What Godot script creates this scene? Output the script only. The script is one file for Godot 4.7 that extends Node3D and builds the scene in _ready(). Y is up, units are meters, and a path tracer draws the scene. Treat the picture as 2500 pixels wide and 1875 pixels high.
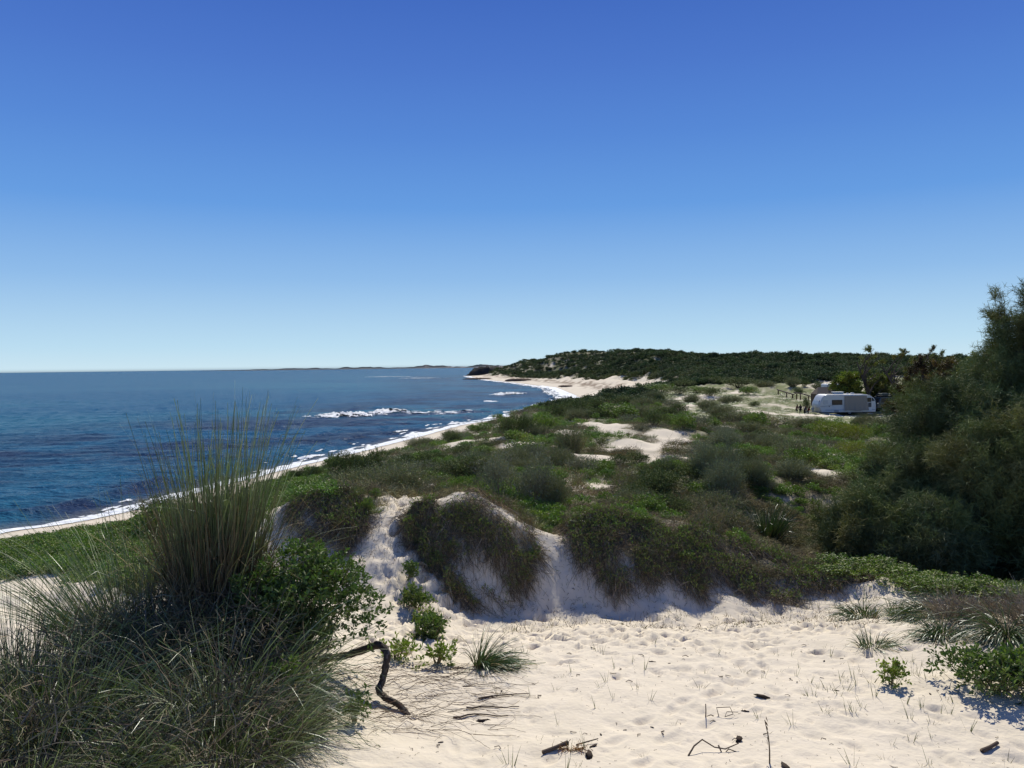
extends Node3D

# ---------------------------------------------------------------- mesh builder
class MB:
	var v := PackedVector3Array()
	var n := PackedVector3Array()
	var c := PackedColorArray()
	var i := PackedInt32Array()
	func tri(a: Vector3, b: Vector3, d: Vector3, col: Color):
		var k := v.size()
		var nn := (d - a).cross(b - a).normalized()
		v.append(a); v.append(b); v.append(d)
		n.append(nn); n.append(nn); n.append(nn)
		c.append(col); c.append(col); c.append(col)
		i.append(k); i.append(k + 1); i.append(k + 2)
	func quad(a: Vector3, b: Vector3, d: Vector3, e: Vector3, col: Color):
		var k := v.size()
		var nn := (d - a).cross(b - a).normalized()
		v.append(a); v.append(b); v.append(d); v.append(e)
		for q in 4:
			n.append(nn); c.append(col)
		i.append(k); i.append(k + 1); i.append(k + 2); i.append(k); i.append(k + 2); i.append(k + 3)
	# a leaf: rhombus with its widest place past the middle, folded a little along the midrib
	func leaf(p: Vector3, d: Vector3, side: Vector3, l: float, w: float, col: Color):
		var k := v.size()
		var up := d.cross(side).normalized()
		var m := p + d * l * 0.58
		v.append(p); v.append(m + side * w * 0.5 + up * w * 0.16); v.append(p + d * l); v.append(m - side * w * 0.5 + up * w * 0.16)
		var n1 := (up - side * 0.35).normalized()
		var n2 := (up + side * 0.35).normalized()
		n.append(up); n.append(n1); n.append(up); n.append(n2)
		c.append(col); c.append(col); c.append(col); c.append(col)
		i.append(k); i.append(k + 1); i.append(k + 2); i.append(k); i.append(k + 2); i.append(k + 3)
	# a blade or thin stem as a tapering ribbon along points
	func ribbon(pts: PackedVector3Array, w0: float, w1: float, side: Vector3, c0: Color, c1: Color):
		var k := v.size()
		var m := pts.size()
		for q in m:
			var t := float(q) / (m - 1)
			var tang := (pts[mini(q + 1, m - 1)] - pts[maxi(q - 1, 0)]).normalized()
			var s := (side - tang * side.dot(tang)).normalized()
			var nn := tang.cross(s)
			var w := lerpf(w0, w1, t) * 0.5
			var cc := c0.lerp(c1, t)
			v.append(pts[q] - s * w); v.append(pts[q] + s * w)
			n.append(nn); n.append(nn); c.append(cc); c.append(cc)
			if q > 0:
				var a := k + q * 2
				i.append(a - 2); i.append(a - 1); i.append(a + 1); i.append(a - 2); i.append(a + 1); i.append(a)
	func tube(pts: PackedVector3Array, radii: PackedFloat32Array, sides: int, col: Color, rough := 0.0, rng: RandomNumberGenerator = null):
		var k := v.size()
		var m := pts.size()
		var ref := Vector3(0.31, 0.2, 0.93).normalized()
		for q in m:
			var tang := (pts[mini(q + 1, m - 1)] - pts[maxi(q - 1, 0)]).normalized()
			var s := ref - tang * ref.dot(tang)
			if s.length() < 0.05: s = Vector3.RIGHT - tang * tang.x
			s = s.normalized()
			ref = s
			var b := tang.cross(s)
			for j in sides:
				var a := TAU * j / sides
				var dir := s * cos(a) + b * sin(a)
				var r := radii[q]
				if rng: r *= 1.0 + rng.randf_range(-rough, rough)
				v.append(pts[q] + dir * r); n.append(dir); c.append(col)
				if q > 0:
					var x := k + (q - 1) * sides
					var j2 := (j + 1) % sides
					i.append(x + j); i.append(x + sides + j2); i.append(x + j2)
					i.append(x + j); i.append(x + sides + j); i.append(x + sides + j2)
	# turn every face the way its vertex normals point
	func orient() -> MB:
		for q in range(0, i.size(), 3):
			var a := i[q]
			var b := i[q + 1]
			var d := i[q + 2]
			if (v[d] - v[a]).cross(v[b] - v[a]).dot(n[a] + n[b] + n[d]) < 0:
				i[q + 1] = d; i[q + 2] = b
		return self
	func mesh(mat: Material) -> ArrayMesh:
		var arr := []
		arr.resize(Mesh.ARRAY_MAX)
		arr[Mesh.ARRAY_VERTEX] = v; arr[Mesh.ARRAY_NORMAL] = n; arr[Mesh.ARRAY_COLOR] = c; arr[Mesh.ARRAY_INDEX] = i
		var am := ArrayMesh.new()
		am.add_surface_from_arrays(Mesh.PRIMITIVE_TRIANGLES, arr)
		am.surface_set_material(0, mat)
		return am

var rng := RandomNumberGenerator.new()
var used := {}
var M := {}

func put(mb: MB, called: String, mat: Material, parent: Node, kind := "") -> MeshInstance3D:
	var o := MeshInstance3D.new()
	o.mesh = mb.mesh(mat)
	return hang(o, called, parent, kind)
func hang(o: Node3D, called: String, parent: Node, kind := "") -> Node3D:
	o.name = numbered(called) if parent == self else called
	if kind: o.set_meta("kind", kind)
	parent.add_child(o, true)
	return o
func numbered(called: String) -> String:
	var k: int = used.get(called, 0)
	used[called] = k + 1
	return called if k == 0 else "%s_%03d" % [called, k]
func tag(o: Node, label: String, category: String, group := ""):
	o.set_meta("label", label); o.set_meta("category", category)
	if group: o.set_meta("group", group)
func thing(called: String, label: String, category: String, at: Vector3, turn := 0.0, group := "") -> Node3D:
	var o := Node3D.new()
	hang(o, called, self)
	o.position = at; o.rotation.y = turn
	tag(o, label, category, group)
	return o

func lin(r: float, g: float, b: float) -> Color: return Color(r, g, b)
func jit(c: Color, a: float) -> Color:
	var k := 1.0 + rng.randf_range(-a, a)
	return Color(c.r * k * (1.0 + rng.randf_range(-a, a) * 0.4), c.g * k, c.b * k * (1.0 + rng.randf_range(-a, a) * 0.4))
func rdir() -> Vector3:
	var z := rng.randf_range(-1, 1)
	var a := rng.randf() * TAU
	var r := sqrt(1 - z * z)
	return Vector3(r * cos(a), z, r * sin(a))
func vmat(rough := 0.8, spec := 0.3, back := Color.BLACK) -> StandardMaterial3D:
	var m := StandardMaterial3D.new()
	m.vertex_color_use_as_albedo = true
	m.roughness = rough
	m.metallic_specular = spec
	m.cull_mode = BaseMaterial3D.CULL_DISABLED
	if back != Color.BLACK:
		m.backlight_enabled = true
		m.backlight = back
	return m
func pmat(col: Color, rough := 0.6, spec := 0.5) -> StandardMaterial3D:   # col is linear
	var m := StandardMaterial3D.new()
	m.albedo_color = col.linear_to_srgb()
	m.roughness = rough
	m.metallic_specular = spec
	return m

# ---------------------------------------------------------------- the lie of the land
const SHRUBS := [
	["C", 4.16, -75.27, 2.54, 1.35], ["C", 6.21, -77.08, 3.03, 1.65], ["C", 8.27, -80.19, 2.25, 1.35], ["C", -0.41, -41.85, 1.18, 1.06], ["C", 0.54, -42.44, 1.43, 1.15],
	["B", 1.71, -44.67, 1.51, 1.00], ["B", 0.27, -38.29, 1.29, 0.65], ["A", 2.39, -33.34, 1.20, 1.09], ["C", 4.12, -37.25, 0.67, 0.46], ["G", 4.18, -35.24, 0.44, 0.20],
	["G", 3.29, -33.48, 0.53, 0.19], ["G", 4.44, -34.21, 0.31, 0.17], ["C", 8.01, -64.65, 0.51, 0.33], ["C", 5.43, -41.28, 0.32, 0.16], ["C", 5.90, -41.93, 0.28, 0.17],
	["G", 5.59, -39.76, 0.80, 0.27], ["C", 7.91, -45.65, 1.54, 0.82], ["B", 9.49, -47.78, 1.61, 0.91], ["D", 12.13, -53.47, 2.10, 1.02], ["A", 19.72, -82.76, 1.86, 1.12],
	["D", 17.53, -88.16, 2.73, 1.39], ["A", 19.06, -109.79, 2.47, 1.36], ["A", 23.72, -108.50, 2.13, 1.22], ["C", 7.49, -68.87, 2.32, 1.16], ["B", 9.00, -68.59, 3.09, 1.39],
	["A", 11.08, -70.80, 1.99, 1.19], ["B", 34.68, -120.00, 2.70, 1.21], ["C", 38.97, -140.28, 6.31, 1.74], ["C", 29.17, -98.29, 1.33, 0.77], ["B", 23.65, -129.87, 5.11, 1.46],
	["C", 25.39, -124.10, 3.49, 1.12], ["T", 5.90, -24.84, 1.12, 1.23], ["T", 6.51, -24.74, 1.17, 1.25], ["T", 7.47, -24.94, 0.93, 0.84], ["T", 9.03, -26.20, 1.27, 0.65],
	["D", 7.80, -24.74, 0.58, 0.36], ["A", 12.15, -34.83, 1.63, 0.86], ["A", 12.93, -41.20, 1.09, 0.83], ["T", 9.80, -37.62, 1.59, 0.82], ["H", 20.13, -51.61, 2.32, 1.33],
	["H", 21.75, -52.02, 2.05, 1.29], ["H", 15.95, -38.14, 1.54, 0.77], ["H", 17.76, -40.31, 1.13, 0.77], ["E", 5.64, -17.96, 0.93, 0.85], ["E", 4.78, -17.82, 0.52, 0.68],
	["F", 3.43, -14.48, 0.65, 0.54], ["C", 3.92, -22.10, 1.04, 0.82], ["F", 2.74, -20.14, 0.77, 0.77], ["B", 2.96, -26.56, 0.72, 0.39], ["F", 2.77, -16.89, 0.85, 0.38],
	["F", 1.90, -15.95, 0.72, 0.36], ["F", 3.73, -17.82, 0.70, 0.40], ["C", -9.15, -37.54, 0.97, 0.80], ["C", -4.14, -19.95, 0.85, 0.76], ["C", -3.26, -19.52, 0.97, 0.83],
	["C", -4.20, -32.11, 0.72, 0.65], ["F", -2.83, -18.03, 0.61, 0.41], ["F", -2.31, -17.89, 0.60, 0.46], ["F", -1.53, -16.11, 0.54, 0.42], ["B", -1.25, -16.02, 0.54, 0.40],
	["B", -0.87, -15.89, 0.50, 0.39], ["D", -0.25, -15.40, 0.83, 0.87], ["D", 0.36, -15.58, 1.02, 1.02], ["A", -0.67, -20.26, 0.80, 0.71], ["A", 0.77, -15.92, 0.54, 0.63],
	["B", 2.59, -26.72, 1.32, 0.47], ["F", 1.35, -19.67, 0.88, 0.66], ["G", -2.72, -14.00, 0.35, 0.20], ["B", -2.39, -14.09, 0.22, 0.19], ["B", -2.43, -13.57, 0.24, 0.27],
	["G", -3.16, -13.89, 0.28, 0.16], ["C", 10.31, -29.91, 1.01, 0.40], ["B", 12.00, -31.24, 1.23, 0.46], ["B", 11.47, -27.80, 0.94, 0.31], ["C", 9.43, -25.69, 0.72, 0.26],
	["A", 10.43, -31.80, 0.89, 0.36], ["A", 9.03, -31.30, 0.88, 0.42], ["C", -2.08, -34.21, 1.35, 0.50], ["C", -2.88, -32.31, 1.45, 0.47], ["B", -1.09, -33.41, 1.13, 0.49],
	["A", 0.19, -27.91, 1.10, 0.63], ["D", 0.87, -29.62, 1.17, 0.70], ["A", 1.38, -26.62, 1.05, 0.75], ["C", -0.29, -27.91, 0.78, 0.47], ["A", 18.64, -73.07, 2.46, 1.07],
	["A", 18.89, -68.05, 2.68, 1.07], ["F", 21.09, -69.00, 2.33, 0.85], ["F", 21.71, -65.03, 2.56, 0.80], ["A", 22.99, -63.51, 2.14, 0.86], ["A", 14.29, -49.51, 1.67, 0.72],
	["D", 11.34, -44.50, 1.50, 0.65], ["C", 50.16, -152.72, 2.92, 1.37], ["A", 47.85, -139.73, 2.36, 1.57], ["C", 50.31, -141.11, 1.59, 1.27], ["A", 44.26, -143.36, 3.22, 1.29],
	["A", 50.55, -135.38, 1.98, 1.07], ["C", 43.55, -124.10, 2.09, 1.40], ["C", 46.57, -122.88, 1.80, 1.24], ["A", 15.06, -92.81, 2.61, 1.36], ["C", 14.03, -74.83, 2.52, 1.09],
	["C", 13.17, -96.17, 2.70, 1.19], ["C", 13.67, -113.77, 2.56, 1.28], ["C", 28.59, -117.19, 3.29, 1.32], ["A", 28.91, -108.50, 3.05, 1.10], ["B", 29.09, -128.09, 3.60, 1.15],
	["C", 30.63, -145.65, 4.09, 1.31], ["C", 37.68, -150.92, 5.09, 1.53], ["C", -7.91, -40.31, 1.13, 0.77], ["C", -10.21, -39.52, 0.89, 0.58], ["B", -11.08, -40.23, 0.81, 0.45],
	["B", -5.60, -19.52, 0.55, 0.31], ["B", -10.32, -33.34, 0.94, 0.49],
]
const LAND := [
	[-0.03, -6.00, 6.04], [-1.42, -6.00, 6.06], [1.31, -6.00, 6.02], [2.72, -6.10, 5.96], [3.86, -6.20, 5.89], [-0.92, -7.60, 5.87],
	[0.79, -7.50, 5.89], [2.49, -7.50, 5.87], [3.72, -7.40, 5.89], [4.50, -7.30, 5.93], [0.19, -9.00, 5.79], [1.97, -9.00, 5.77],
	[3.50, -9.00, 5.75], [4.56, -8.60, 5.88], [5.11, -8.30, 5.98], [1.17, -11.00, 5.47], [3.09, -11.20, 5.40], [4.59, -11.00, 5.49],
	[4.97, -9.90, 5.83], [5.58, -9.50, 5.98], [5.98, -9.60, 6.00], [-2.13, -10.70, 5.76], [-1.51, -11.50, 5.71], [-0.76, -12.00, 5.47],
	[0.13, -12.30, 5.30], [1.54, -12.50, 5.18], [2.77, -12.60, 5.16], [3.90, -12.80, 5.19], [5.10, -13.10, 5.28], [5.93, -13.30, 5.41],
	[-1.96, -12.40, 6.16], [-1.95, -13.30, 6.48], [-1.83, -14.20, 6.66], [-1.77, -15.00, 6.68], [-1.20, -13.40, 6.71], [-0.49, -14.60, 6.61],
	[-0.07, -13.30, 6.45], [-0.80, -12.75, 6.06], [-1.37, -12.80, 6.20], [-0.08, -12.70, 5.78], [-3.18, -13.80, 6.90], [-3.65, -13.80, 6.83],
	[-2.72, -13.80, 6.70], [-3.11, -13.10, 6.31], [-3.18, -12.50, 5.90], [-2.60, -12.40, 5.88], [-4.10, -14.00, 6.53], [0.64, -14.10, 6.05],
	[0.54, -12.90, 5.72], [1.19, -14.00, 6.30], [1.90, -14.00, 6.26], [2.93, -14.00, 6.08], [3.93, -14.20, 5.83], [5.12, -14.40, 5.57],
	[6.10, -14.60, 5.30], [1.78, -13.15, 5.71], [2.91, -13.25, 5.60], [4.10, -13.45, 5.50], [1.19, -13.20, 5.78], [6.45, -13.60, 5.30],
	[7.13, -13.30, 5.14], [7.88, -12.80, 5.03], [1.24, -24.00, 5.61], [5.30, -24.00, 5.29], [5.26, -19.00, 5.51], [8.34, -25.00, 5.10],
	[6.50, -19.50, 5.30], [-0.98, -30.00, 5.47], [-2.12, -18.00, 6.29], [1.78, -16.50, 6.10], [-0.08, -17.00, 6.40], [2.91, -30.00, 5.43],
	[5.97, -31.00, 5.27], [5.83, -38.00, 5.30], [5.76, -48.00, 5.57], [8.69, -45.00, 5.36], [11.65, -42.00, 4.85], [12.87, -33.00, 4.95],
	[10.53, -27.00, 5.08], [-2.54, -42.00, 5.03], [-3.61, -36.00, 5.10], [-1.60, -60.00, 3.97], [4.20, -80.00, 4.03], [10.89, -100.00, 3.84],
	[19.20, -140.00, 4.09], [28.10, -170.00, 4.13], [1.70, -70.00, 4.08], [19.93, -90.00, 4.23], [34.95, -140.00, 4.69], [31.72, -95.00, 3.30],
	[37.53, -125.00, 4.37], [43.42, -130.00, 4.13], [54.33, -150.00, 5.02], [34.50, -95.00, 2.89], [42.04, -95.00, 2.80], [46.25, -92.00, 2.77],
	[23.40, -60.00, 3.67], [22.32, -50.00, 3.96], [78.52, -430.00, 17.37], [84.07, -410.00, 15.49], [92.02, -360.00, 14.07], [103.62, -310.00, 12.72],
	[99.35, -270.00, 11.37], [108.82, -260.00, 10.68], [118.68, -250.00, 10.17], [127.43, -240.00, 9.55], [143.06, -230.00, 8.89], [109.90, -430.00, 14.57],
	[122.46, -400.00, 13.04], [137.69, -380.00, 11.72], [154.86, -370.00, 10.36], [170.90, -360.00, 9.47], [185.83, -350.00, 8.82], [150.13, -540.00, 11.91],
	[181.15, -500.00, 9.21], [214.38, -480.00, 7.90], [234.80, -420.00, 7.46], [74.13, -480.00, 14.74], [68.62, -520.00, 15.07], [63.32, -550.00, 17.07],
	[54.63, -590.00, 14.51], [46.98, -620.00, 17.35], [34.65, -650.00, 18.67], [10.28, -740.00, 14.96], [-11.44, -800.00, 8.97], [-26.24, -840.00, 4.43],
	[29.69, -560.00, 2.23], [43.68, -400.00, 2.54], [31.42, -190.00, 4.09], [-2.23, -700.00, 1.80], [52.49, -480.00, 8.53], [58.37, -320.00, 8.40],
	[31.89, -600.00, 8.82], [55.59, -200.00, 7.27], [72.45, -200.00, 6.39], [66.99, -150.00, 6.13], [43.41, -170.00, 5.66], [36.46, -200.00, 5.81],
	[-7.80, -13.00, 5.50], [-7.34, -13.50, 5.43], [-7.23, -11.50, 5.58], [-3.89, -9.00, 5.94], [-2.84, -9.80, 5.93], [-4.31, -7.50, 6.04],
	[-2.78, -6.00, 6.07], [-3.80, -6.00, 6.09], [-2.86, -7.60, 5.89], [-9.73, -15.50, 5.18], [-13.79, -22.00, 4.21], [-16.26, -30.00, 2.94],
	[-16.91, -37.00, 2.02], [-21.93, -35.00, 1.87], [-11.67, -30.00, 3.57], [-12.38, -40.00, 3.08], [-7.44, -24.00, 4.90], [-11.50, -50.00, 2.96],
	[-7.99, -55.00, 3.08], [-5.81, -70.00, 2.59], [-4.61, -20.00, 6.11], [-4.17, -24.00, 5.81], [0.00, 0.00, 7.20], [0.00, -3.00, 6.50],
	[-3.00, -2.00, 6.70], [3.00, -2.00, 6.60], [6.00, -18.00, 4.90], [9.00, -18.00, 4.60], [12.00, -18.00, 4.60], [9.00, -24.00, 4.40],
	[14.00, -26.00, 4.30], [20.00, -35.00, 4.20], [250.00, -600.00, 8.00], [120.00, -750.00, 8.00], [300.00, -300.00, 8.00], [100.00, -800.00, 3.00],
	[400.00, -900.00, 3.00], [-20.00, -760.00, 6.00], [60.00, -100.00, 4.50], [120.00, -150.00, 6.00], [200.00, -200.00, 9.00], [0.00, 10.00, 7.00],
	[20.00, 10.00, 6.50], [-20.00, 10.00, 5.00], [-20.00, -2.00, 4.80], [-13.00, -9.00, 5.30], [20.00, -5.00, 6.00], [14.00, -10.00, 5.30],
	[0.00, 60.00, 7.00], [-25.00, 30.00, 4.00], [60.00, 0.00, 6.00], [150.00, -50.00, 7.00], [20.00, -55.00, 4.00], [40.00, -60.00, 3.80],
]
const SHORE := [[-60.0, 160.0], [-52.0, 60.0], [-42.0, 0.0], [-34.0, -30.0], [-28.9, -46.1], [-26.8, -48.0], [-25.3, -51.7], [-21.7, -70.1], [-19.9, -77.3], [-17.1, -87.3], [-13.3, -104.1], [-8.9, -125.0], [-3.6, -137.0], [7.0, -169.7], [15.2, -202.5], [16.4, -232.0], [16.1, -263.6], [15.6, -331.0], [3.4, -426.0], [-13.4, -520.0], [-33.0, -686.0], [-43.0, -790.0], [-20.0, -850.0], [100.0, -960.0], [400.0, -1100.0], [900.0, -1300.0]]
const FRONT_SAND := [[-8.95, -14.25], [-7.87, -14.06], [-5.35, -11.65], [-4.35, -13.07], [-4.60, -16.02], [-3.38, -13.33], [-2.94, -13.35], [-2.46, -13.65], [-2.19, -14.42], [-1.77, -15.01], [-1.00, -13.78], [-0.39, -14.17], [0.08, -13.51], [0.63, -13.87], [1.08, -13.70], [1.67, -13.43], [2.57, -13.38], [3.42, -13.49], [4.37, -13.59], [5.29, -13.59], [6.43, -14.60], [6.33, -13.20], [6.83, -12.74], [5.73, -9.75], [9.50, -8.50], [9.00, -3.00], [6.00, 4.00], [-6.00, 4.00], [-9.00, -3.00], [-10.00, -10.00]]
const BARE := [[5.7, -37.1, 2.37, 2.85], [5.3, -54.0, 1.35, 14.68], [8.1, -41.8, 1.21, 2.97], [3.3, -31.9, 1.22, 1.45], [5.9, -32.6, 1.24, 2.06], [15.6, -57.9, 1.88, 9.31], [2.9, -42.2, 0.80, 1.46], [0.3, -37.1, 0.72, 1.91], [-0.6, -40.6, 0.56, 1.68], [49.3, -158.3, 3.14, 3.75], [52.8, -143.7, 3.15, 4.83], [58.2, -151.1, 2.06, 3.43], [34.8, -126.8, 2.14, 5.89], [28.4, -119.3, 1.59, 4.59], [24.5, -116.7, 1.91, 4.96], [25.0, -142.8, 1.28, 6.63], [42.3, -225.3, 7.44, 5.12], [29.9, -84.4, 6.21, 2.58], [39.2, -93.5, 3.89, 1.39], [11.2, -29.4, 1.03, 1.65], [15.0, -37.4, 1.04, 1.07], [34.3, -73.0, 1.19, 2.67], [18.6, -116.5, 1.25, 4.72], [-2.5, -19.8, 0.43, 0.63], [-8.1, -13.5, 0.52, 0.72], [30.2, -620.1, 1.72, 7.35], [54.4, -294.3, 0.15, 12.50], [48.0, -230.9, 0.50, 5.02], [47.9, -187.1, 0.98, 3.88], [46.3, -199.0, 0.81, 2.75], [51.4, -171.8, 1.14, 3.90], [52.0, -411.5, 1.17, 2.03], [39.8, -473.4, 0.90, 18.70]]
const FACE_MATS := {
	"left": [[-3.73, -13.67], [-3.33, -13.78], [-2.76, -14.03], [-2.39, -13.67], [-2.37, -13.09], [-2.70, -12.89], [-2.80, -12.71], [-3.26, -12.81], [-3.49, -13.14]],
	"mid": [[-1.76, -13.30], [-1.29, -13.54], [-0.83, -13.54], [-0.52, -13.12], [-0.15, -13.14], [0.41, -13.20], [0.32, -12.76], [-0.22, -12.41], [-0.77, -12.12], [-1.07, -12.51], [-1.48, -12.46]],
	"midback": [[-1.13, -13.41], [-0.57, -14.74], [0.01, -14.57], [0.40, -14.23], [0.29, -13.12], [-0.15, -13.14], [-0.75, -13.30]],
	"right": [[0.71, -14.06], [1.19, -14.06], [1.92, -14.11], [2.94, -14.09], [3.56, -14.00], [3.50, -13.22], [2.82, -12.84], [2.11, -12.91], [1.58, -12.79], [1.08, -12.89]],
	"far": [[3.58, -14.09], [4.46, -14.63], [5.13, -14.42], [5.98, -14.31], [5.67, -13.22], [5.11, -13.12], [4.51, -13.12], [3.87, -12.94], [3.30, -13.02]],
}

var lw := PackedFloat64Array()
var lk := PackedVector2Array()
var gl := PackedFloat32Array()   # land height by bearing and log distance
var gs := PackedFloat32Array()   # signed distance to the waterline
const GU := 276
const GV := 326
var n_a := FastNoiseLite.new()
var n_b := FastNoiseLite.new()
var n_c := FastNoiseLite.new()
var dents := {}
var bare := PackedFloat32Array()

func u_of(c: int) -> float:
	var q := c - 138
	return q * 0.0087 if absi(q) <= 92 else signf(q) * (0.8004 + (absi(q) - 92) * 0.0515)
func c_of(u: float) -> float:
	var a := absf(u)
	return 138.0 + (u / 0.0087 if a <= 0.8004 else signf(u) * (92.0 + (a - 0.8004) / 0.0515))
func key(x: float, z: float) -> Vector2:
	return Vector2(2.0 * sin(atan2(x, -z) * 0.5), 0.5 * log(x * x + z * z + 1.0))

func shore_dist(x: float, z: float) -> float:
	var best := 1e18
	var sg := 1.0
	for k in SHORE.size() - 1:
		var ax: float = SHORE[k][0]
		var az: float = SHORE[k][1]
		var ex: float = SHORE[k + 1][0] - ax
		var ez: float = SHORE[k + 1][1] - az
		var t := clampf(((x - ax) * ex + (z - az) * ez) / (ex * ex + ez * ez), 0, 1)
		var dx := x - ax - t * ex
		var dz := z - az - t * ez
		var d := dx * dx + dz * dz
		if d < best - 1e-9:
			best = d
			sg = 1.0 if ex * dz - ez * dx > 0 else -1.0
	return sqrt(best) * sg

func survey():
	for nn in [[n_a, 11, 0.25, 4], [n_b, 23, 1.1, 3], [n_c, 37, 0.045, 4]]:
		nn[0].seed = nn[1]; nn[0].frequency = nn[2]; nn[0].fractal_octaves = nn[3]
		nn[0].noise_type = FastNoiseLite.TYPE_SIMPLEX_SMOOTH
	for b in BARE: bare.append_array(PackedFloat32Array(b))
	var m := LAND.size()
	for p in LAND: lk.append(key(p[0], p[1]))
	var a := []
	for r in m:
		var row := PackedFloat64Array()
		row.resize(m + 1)
		for c in m: row[c] = sqrt(lk[r].distance_squared_to(lk[c]) + 0.0009)
		row[m] = LAND[r][2] - 5.0
		a.append(row)
	for c in m:
		var best := c
		for r in range(c + 1, m):
			if absf(a[r][c]) > absf(a[best][c]): best = r
		var tmp = a[c]; a[c] = a[best]; a[best] = tmp
		var pr: PackedFloat64Array = a[c]
		for r in range(c + 1, m):
			var row: PackedFloat64Array = a[r]
			var f := row[c] / pr[c]
			if f == 0.0: continue
			for q in range(c, m + 1): row[q] -= f * pr[q]
			a[r] = row
	lw.resize(m)
	for r in range(m - 1, -1, -1):
		var row: PackedFloat64Array = a[r]
		var s := row[m]
		for q in range(r + 1, m): s -= row[q] * lw[q]
		lw[r] = s / row[r]
	gl.resize(GU * GV); gs.resize(GU * GV)
	var wf := PackedFloat32Array()
	for w in lw: wf.append(w)
	for ci in GU:
		var u := u_of(ci)
		var ku := 2.0 * sin(clampf(u, -PI, PI) * 0.5)
		for vi in GV:
			var lv := 1.0 + vi * 0.02
			var r := sqrt(maxf(exp(2.0 * lv) - 1.0, 0.0))
			var h := 5.0
			var kk := Vector2(ku, lv)
			for j in m: h += wf[j] * sqrt(kk.distance_squared_to(lk[j]) + 0.0009)
			gl[ci * GV + vi] = h
			gs[ci * GV + vi] = shore_dist(r * sin(u), -r * cos(u))

func grid(g: PackedFloat32Array, x: float, z: float) -> float:
	var fu := clampf(c_of(atan2(x, -z)), 0, GU - 1.001)
	var fv := clampf((0.5 * log(x * x + z * z + 1.0) - 1.0) / 0.02, 0, GV - 1.001)
	var a := int(fu)
	var b := int(fv)
	var tu := fu - a
	var tv := fv - b
	var k := a * GV + b
	return lerpf(lerpf(g[k], g[k + 1], tv), lerpf(g[k + GV], g[k + GV + 1], tv), tu)
func shore(x: float, z: float) -> float: return grid(gs, x, z)

func beach_width(z: float) -> float:
	var st := [[0.0, 12.0], [110.0, 13.0], [170.0, 20.0], [250.0, 34.0], [350.0, 33.0], [480.0, 24.0], [700.0, 16.0], [2000.0, 16.0]]
	var d := clampf(-z, 0, 1999)
	for k in st.size() - 1:
		if d <= st[k + 1][0]: return lerpf(st[k][1], st[k + 1][1], (d - st[k][0]) / (st[k + 1][0] - st[k][0]))
	return 16.0
func smooth_h(x: float, z: float) -> float:
	var s := shore(x, z)
	if s < 0: return maxf(s * 0.06, -6.0) - 0.02
	var far := clampf((-z - 60) / 300, 0, 1)
	var sl := lerpf(0.15, 0.06, far)
	var w := beach_width(z)
	var b := s * sl + maxf(0.0, s - w) * lerpf(0.8, 0.4, far)
	var l := grid(gl, x, z)
	var k := 0.4
	var q := clampf(0.5 + 0.5 * (l - b) / k, 0, 1)
	return lerpf(l, b, q) - (k * q * (1 - q) if s > 3 else 0.0)

func height(x: float, z: float) -> float:
	var h := smooth_h(x, z)
	var r := sqrt(x * x + z * z)
	var s := shore(x, z)
	if s < -2: return h
	var inland := clampf((s - 6) / 14, 0, 1)
	var mid := clampf((r - 10.5) / 4, 0, 1)
	h += n_a.get_noise_2d(x, z) * inland * mid * clampf(0.16 + r * 0.0035, 0, 0.75)
	h += n_c.get_noise_2d(x, z) * inland * clampf((r - 90) / 200, 0, 1) * 2.4 + inland * clampf((h - 3.0) / 4.0, 0, 1) * clampf((r - 160) / 150, 0, 1) * (n_c.get_noise_2d(x * 0.22 + 31, z * 0.22) * 2.6 - 3.0)
	if r > 60 and s > 0: h = maxf(h, minf(s * 0.05, 2.0))
	if r < 12 and x < 0: h += hummock(x, z)
	if r < 45:
		var face := clampf((r - 11.2) / 1.0, 0, 1) * clampf((16.0 - r) / 1.5, 0, 1)
		h += n_b.get_noise_2d(x, z) * (0.014 + 0.085 * face)
		h += absf(n_b.get_noise_2d(x * 0.5 + 40, z * 0.22)) * 0.10 * face
	if r < 26:
		h += n_a.get_noise_2d(x * 3.0 + 90, z * 3.0) * 0.03
		h += dent_at(x, z)
	return h
# the hummock that the tall grass has gathered
func hummock(x: float, z: float) -> float:
	return 0.6 * exp(-(pow(x + 3.2, 2.0) / 1.1 + pow(z + 8.2, 2.0) / 0.8)) + 0.35 * exp(-(pow(x + 3.2, 2.0) / 2.2 + pow(z + 6.6, 2.0) / 1.6))
func on_ground(x: float, z: float) -> Vector3: return Vector3(x, height(x, z), z)

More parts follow.
